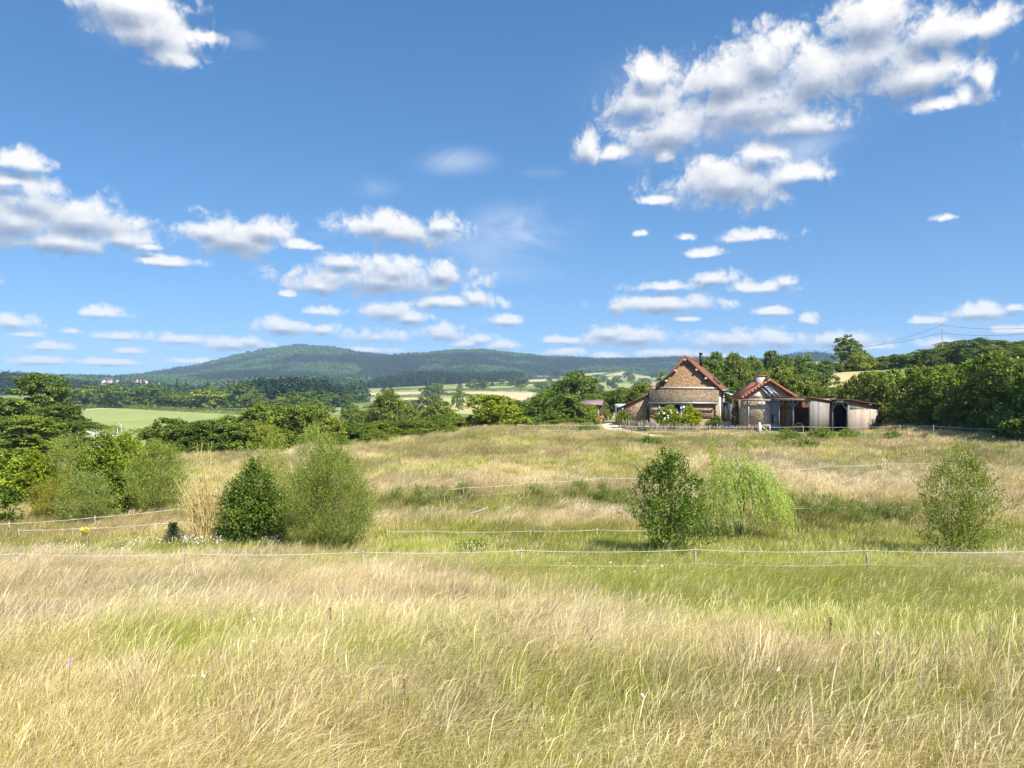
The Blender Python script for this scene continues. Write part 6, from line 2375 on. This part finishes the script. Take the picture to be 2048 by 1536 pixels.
# crumpled grey-blue tarpaulin on the bank between the two houses
xs, ys = np.meshgrid(np.linspace(-1.05, 1.05, 40), np.linspace(-.6, .6, 22))
zz = .38 * np.cos(ys / .6 * 1.45) * (1 + .0 * xs) + .16 * (fbm(xs * 4 + 3, ys * 4, 4) - .5) + .05
ii = np.arange(21)[:, None] * 40 + np.arange(39)[None]
me = make_mesh("tarpaulin", np.stack([xs, ys, zz * 1.6 - .1], -1).reshape(-1, 3), [np.stack([ii, ii + 1, ii + 41, ii + 40], -1).reshape(-1, 4)], mats=[plain_mat("grey_blue_tarpaulin", (.36, .41, .46), .6, .4, vary=.2, scale=5)])
o = link("tarpaulin", me)
o.location = at(1458, 89.0)
md = o.modifiers.new("thickness", 'SOLIDIFY')
md.thickness = .02
tag(o, "crumpled grey-blue tarpaulin on the bank between farmhouse and oven house", 'tarpaulin')

rb = spray_bush("rose_bush", "low rose bush with whitish flowers before the farmhouse's left wing", 1288, 84.0, .95, 1.5, .12, .7, 200, 8, ROUND, M_leaf, 240, (.9, .9, .8), up=.4, spray=.3, stems=4, stem_r=.012, cat='shrub')
link("blossom", blossom("rose_blossom", 0, 0, .95, 1.5, 70, .16, "", 7, (.75, .68, .62)), rb)


# ================================================================ poles, cables, lamps
def pole(name, label, px, d, top, r, mat, cat, arm=None, group=None, lattice=False):
    p = at(px, d)
    h = (CY - top) / F * d - p.z
    o = empty(name, p)
    b = MB()
    if lattice:
        for s in (-1, 1):
            b.tube([(s * .75, 0, -.5), (s * .12, 0, h)], [.13, .10], 8)
        for q in (.25, .5, .75):
            b.beam((-.75 * (1 - q) - .1 * q, 0, h * q), (.75 * (1 - q) + .1 * q, 0, h * q), .1)
    else:
        b.tube([(0, 0, -.5), (0, 0, h)], [r, r * .7], 8)
    b.build("shaft", mat, o, True)
    if arm == 'insulators':
        b = MB()
        b.beam((-.6, 0, h - .25), (.6, 0, h - .25), .10)
        a = b.build("crossarm", mat, o)
        for x in (-.5, .5):
            b = MB()
            b.tube([(x, 0, h - .2), (x, 0, h)], [.06, .05], 8)
            b.build("insulator", M_black, a)
    elif arm == 'lamp':
        b = MB()
        b.tube([(0, 0, h - .1), (-.5, 0, h + .1), (-1.3, 0, h + .15)], .035, 6)
        a = b.build("arm", mat, o)
        b = MB()
        b.box(-1.7, -1.1, -.12, .12, h + .08, h + .2)
        b.build("lamp_head", M_zinc, a)
    tag(o, label, cat, group)
    return p, h


M_pole = plain_mat("grey_pole", (.28, .26, .24), .9, .1)
M_conc = plain_mat("pale_concrete", (.62, .62, .60), .85, .2, vary=.06)
pA, hA = pole("utility_pole", "tall utility pole on the hill at the right, against the sky", 1884.5, 230, 648, .16, M_pole, 'pole', 'insulators')
pB, hB = pole("utility_pole", "thin distant utility pole left of the tall lone tree", 1607, 350, 698, .16, M_pole, 'pole', 'insulators')
pC, hC = pole("utility_pole", "two-legged wooden pole at the foot of the tall lone tree", 1676, 290, 690, .14, M_pole, 'pole', None, lattice=True)
for px, base, top, arm, lab in ((171, 896, 880, None, "white pole nearest the big left trees by the road"), (235, 877, 856, None, "shorter white pole in front of the pasture hedge at the bend"),
                                (242.5, 874, 848, 'lamp', "taller white street lamp at the road bend"), (240, 897, 878, None, "white pole on the near side of the road bend"),
                                (153, 812, 803, None, "leftmost of the three tiny poles by the far pasture trees"), (173.5, 814, 803, None, "middle one of the three tiny poles by the far pasture trees"), (182, 814, 803, None, "rightmost of the three tiny poles by the far pasture trees")):
    x, d = hit(px, base, 140)
    pole("street_lamp" if arm else "road_pole", lab, px, d, top, .085 if d < 300 else .2, M_conc, 'street lamp' if arm else 'pole', arm)


def cable(label, pts, r=.035):
    P = []
    for (a, b_, s) in pts:
        for k in range(17):
            t = k / 16
            if P and k == 0:
                continue
            P.append(Vector(a).lerp(Vector(b_), t) - Vector((0, 0, s * 4 * t * (1 - t))))
    b = MB()
    org = P[0].copy()
    b.tube([p - org for p in P], r, 4)
    o = b.build("power_cable", M_black)
    o.location = org
    tag(o, label, 'cable', "overhead cables on the hill")


W_ = lambda px, py, d: Vector(((px - CX) / F * d, d, (CY - py) / F * d))
cable("upper overhead cable from the distant pole past the lone tree to the right edge", [(W_(1490, 724, 420), W_(1607, 699, 350), 1.2), (W_(1607, 699, 350), W_(1884.5, 650, 230), 3.2), (W_(1884.5, 650, 230), W_(2250, 628, 150), 2.0)])
cable("lower overhead cable slung under the upper one across the hill", [(W_(1520, 728, 410), W_(1607, 711, 350), 1.0), (W_(1607, 711, 350), W_(1676, 696, 290), .6), (W_(1676, 696, 290), W_(1884.5, 666, 230), 1.0), (W_(1884.5, 666, 230), W_(2250, 632, 150), 2.0)])


# ================================================================ distant houses
def far_house(label, px, base, w, dep, h, rise, wall, roof, rz, d0=300, d1=2450, d=None, name="distant_house"):
    if d is None:
        x, d = hit(px, base, d0, d1)
    p = at(px, d)
    o = empty(name, p, R(rz))
    b = MB()
    b.prism([(-w / 2, -2), (w / 2, -2), (w / 2, h), (0, h + rise), (-w / 2, h)], -dep / 2, dep / 2)
    b.build("wall", wall, o)
    b = MB()
    e = w / 2 + .4
    for s in (-1, 1):
        q = [(0, -dep / 2 - .4, h + rise + .25), (s * e, -dep / 2 - .4, h - .4 * rise / (w / 2) + .25), (s * e, dep / 2 + .4, h - .4 * rise / (w / 2) + .25), (0, dep / 2 + .4, h + rise + .25)]
        b.slab(q if s < 0 else q[::-1], .22)
    b.build("roof", roof, o)
    for k in (-.28, .28):
        b = MB()
        b.box(w * k * .8 - .6, w * k * .8 + .6, -dep / 2 - .05, -dep / 2 + .02, h * .35, h * .75)
        b.build("window", M_glass, o)
    tag(o, label, 'house', "distant houses")


M_farroof = plain_mat("distant_red_roof", (.36, .13, .085), .9, .1)
M_farroof2 = plain_mat("distant_brown_roof", (.26, .13, .11), .9, .1)
M_farwall = plain_mat("distant_cream_wall", (.62, .54, .42), .9, .1)
M_farwhite = plain_mat("distant_white_wall", (.78, .76, .72), .9, .1)
far_house("white house at the left end of the hilltop village", 205, 766, 9, 12, 5, 3, M_farwhite, M_farroof2, 70, d=1890)
far_house("cream house second from the left in the hilltop village", 218, 766, 10, 16, 5, 3.5, M_farwall, M_farroof, 80, d=1900)
far_house("small house in the middle of the hilltop village", 236, 766, 9, 10, 5, 3, M_farwall, M_farroof, 20, d=1920)
far_house("red-roofed house third from the right in the hilltop village", 270, 765, 10, 14, 6, 4, M_farwall, M_farroof, 75, d=1930)
far_house("broad red-roofed house second from the right in the hilltop village", 284, 765, 11, 18, 6, 4, M_farwall, M_farroof, 85, d=1935)
far_house("cream house just below the hilltop village", 290, 772, 9, 11, 6, 3.5, M_farwall, M_farroof, 60, d=1760)
far_house("house at the foot of the forested hill right of the village", 322, 768, 9, 10, 5, 3, M_farwall, M_farroof, 15, d=1800)
far_house("long farm below the forested hill above the pasture trees", 470, 771, 12, 30, 5, 4, M_farwall, M_farroof, 85, d=1740)
far_house("white farm with red roof high on the far slope", 1120, 749, 13, 26, 6, 5, M_farwhite, M_farroof, 85, 900)
far_house("tiny white house on the upper far slope", 1108, 739, 11, 14, 6, 4, M_farwhite, M_farroof2, 80, 900)
far_house("tiny cream house at the forest edge on the far slope", 1208, 736, 12, 14, 6, 4, M_farwall, M_farroof2, 75, 900)
far_house("brown-roofed house half hidden behind the trees left of the farmhouse", 1226, 800, 8, 9, 4, 3, M_farwall, M_farroof2, 80, d=470)
far_house("long red-brown roof just above the trees left of the farmhouse", 1276, 800, 8, 13, 4.4, 3, M_farwall, M_farroof2, 85, d=480)


# ================================================================ flowers
M_petal = plain_mat("white_petal", (.85, .85, .82), .7, .2, vary=.04)
M_yellow = plain_mat("yellow_petal", (.80, .58, .03), .7, .2, vary=.1)
M_purple = plain_mat("purple_petal", (.42, .14, .48), .7, .2, vary=.1)
M_stalk = plain_mat("green_stalk", (.12, .18, .05), .8, .2)


def flower_heads(name, centres, spread, n, size, mat, label, seed, hmin=.45, hmax=.75):
    """small flat heads floating on stems over a patch, one uncountable drift"""
    rs = np.random.default_rng(seed)
    V, Fq, o = [], [], 0
    for (px, d, k) in centres:
        c = at(px, d)
        for i in range(k):
            x, y = c.x + rs.normal(0, spread), d + rs.normal(0, spread * .8)
            z = float(zg(x, y))
            h = rs.uniform(hmin, hmax)
            s = size * rs.uniform(.7, 1.3)
            t = rs.normal(0, .4, 2)
            for a in range(5):
                an = 2 * math.pi * a / 5
                u = np.array([math.cos(an), math.sin(an), t[0] * math.cos(an) + t[1] * math.sin(an)])
                w = np.array([-math.sin(an), math.cos(an), -t[0] * math.sin(an) + t[1] * math.cos(an)])
                p = np.array([x, y, z + h])
                V += [p, p + u * s * .6 + w * s * .3, p + u * s, p + u * s * .6 - w * s * .3]
                Fq.append([o, o + 1, o + 2, o + 3])
                o += 4
    ob = link(name, make_mesh(name, V, [np.array(Fq)], mats=[mat]))
    return tag(ob, kind='stuff')


flower_heads("daisies", [(400, 29.5, 150), (410, 28.8, 90), (380, 30, 60), (275, 28.5, 60), (262, 27, 50), (300, 29.3, 60), (130, 26.6, 60), (215, 27.5, 30), (540, 29.2, 60), (100, 26.9, 30), (90, 28, 24)], .45, 0, .020, M_petal, "", 41)
flower_heads("daisies", [(1200, 20, 16), (1270, 19.6, 14), (1090, 19.5, 8), (1340, 19.3, 8), (1420, 18.8, 5)], .5, 0, .019, M_petal, "", 42)
flower_heads("yarrow", [(1925, 62, 10), (1560, 70, 6), (1900, 70, 8), (1600, 68, 6), (1980, 60, 6)], .5, 0, .055, M_petal, "", 43, .5, .9)


def single_flower(name, label, px, d, h, mat, size, group=None, cat='flower', heads=1, seed=0):
    rs = np.random.default_rng(seed + int(px))
    o = empty(name, at(px, d))
    b = MB()
    tops = []
    for i in range(heads):
        e = Vector((rs.normal(0, .10 if heads > 1 else .03), rs.normal(0, .08 if heads > 1 else .03), h * rs.uniform(.8, 1.05)))
        b.tube([(0, 0, -.05), (e.x * .4, e.y * .4, e.z * .6), e], [.005, .004, .003], 5)
        tops.append(e)
    b.build("stalk", M_stalk, o)
    b = MB()
    for e in tops:
        t = rs.normal(0, .35, 2)
        for a in range(11):
            an = 2 * math.pi * a / 11
            u = Vector((math.cos(an), math.sin(an), t[0] * math.cos(an) + t[1] * math.sin(an) + .15))
            w = Vector((-math.sin(an), math.cos(an), 0))
            b.add([tuple(e + u * size * .15), tuple(e + u * size * .6 + w * size * .17), tuple(e + u * size), tuple(e + u * size * .6 - w * size * .17)], [(0, 1, 2, 3)])
    b.build("petals", mat, o)
    tag(o, label, cat, group)


single_flower("ragwort", "bright yellow flowering ragwort in the grass before the left tape fence", 170, 31.6, .78, M_yellow, .085, heads=26)
single_flower("knapweed", "single purple flower in the straw grass at the lower left", 135, 5.45, .62, M_purple, .020)
for px, d, h in ((506, 6.4, .72), (398, 5.3, .66), (410, 5.6, .52), (515, 7.2, .72), (1750, 6.9, .66), (1758, 6.6, .56), (1545, 5.5, .6), (1285, 5.2, .6), (1600, 8.1, .74)):
    single_flower("white_flower", "small white wild flower among the straw-coloured foreground grass", px, d, h, M_petal, .016, group="white wild flowers in the foreground grass")
for px, d, h in ((1176, 7.4, .58), (655, 9.0, .66), (1655, 8.2, .62), (800, 5.6, .52)):
    rs = np.random.default_rng(int(px))
    o = empty("dock_stem", at(px, d))
    b = MB()
    b.tube([(0, 0, -.05), (.02, 0, h * .6), (.05, 0, h)], [.006, .005, .003], 5)
    b.build("stalk", M_rust, o)
    n = 130
    z = h * rs.uniform(.78, 1.0, n)
    C = np.stack([.03 + rs.normal(0, .007, n), rs.normal(0, .007, n), z], -1)
    V, f = leaf_cards(C, rs.normal(0, 1, (n, 3)), rs.normal(0, 1, (n, 3)), np.full(n, .013), np.full(n, .008))
    link("seed_head", make_mesh("dock_seed", V, [f], mats=[plain_mat("dock_brown", (.16, .07, .035), .9, .1)]), o)
    tag(o, "dark brown seeding dock stem standing in the foreground grass", 'dock plant', "brown dock stems in the foreground")


# ================================================================ air
def haze():
    b = MB()
    b.box(-5200, 5200, -60, 5700, -70, 290)
    m = bpy.data.materials.new("pale_air")
    m.use_nodes = True
    m.node_tree.nodes.clear()
    T = Tree(m.node_tree)
    out = T.N('ShaderNodeOutputMaterial')
    v = T.N('ShaderNodeVolumePrincipled')
    v.inputs['Color'].default_value = (.55, .76, 1.0, 1)
    v.inputs['Density'].default_value = HAZE
    v.inputs['Anisotropy'].default_value = 0.0
    T.L(v.outputs[0], out.inputs['Volume'])
    o = b.build("haze", m)
    tag(o, kind='stuff')


HAZE = 0.00013
haze()
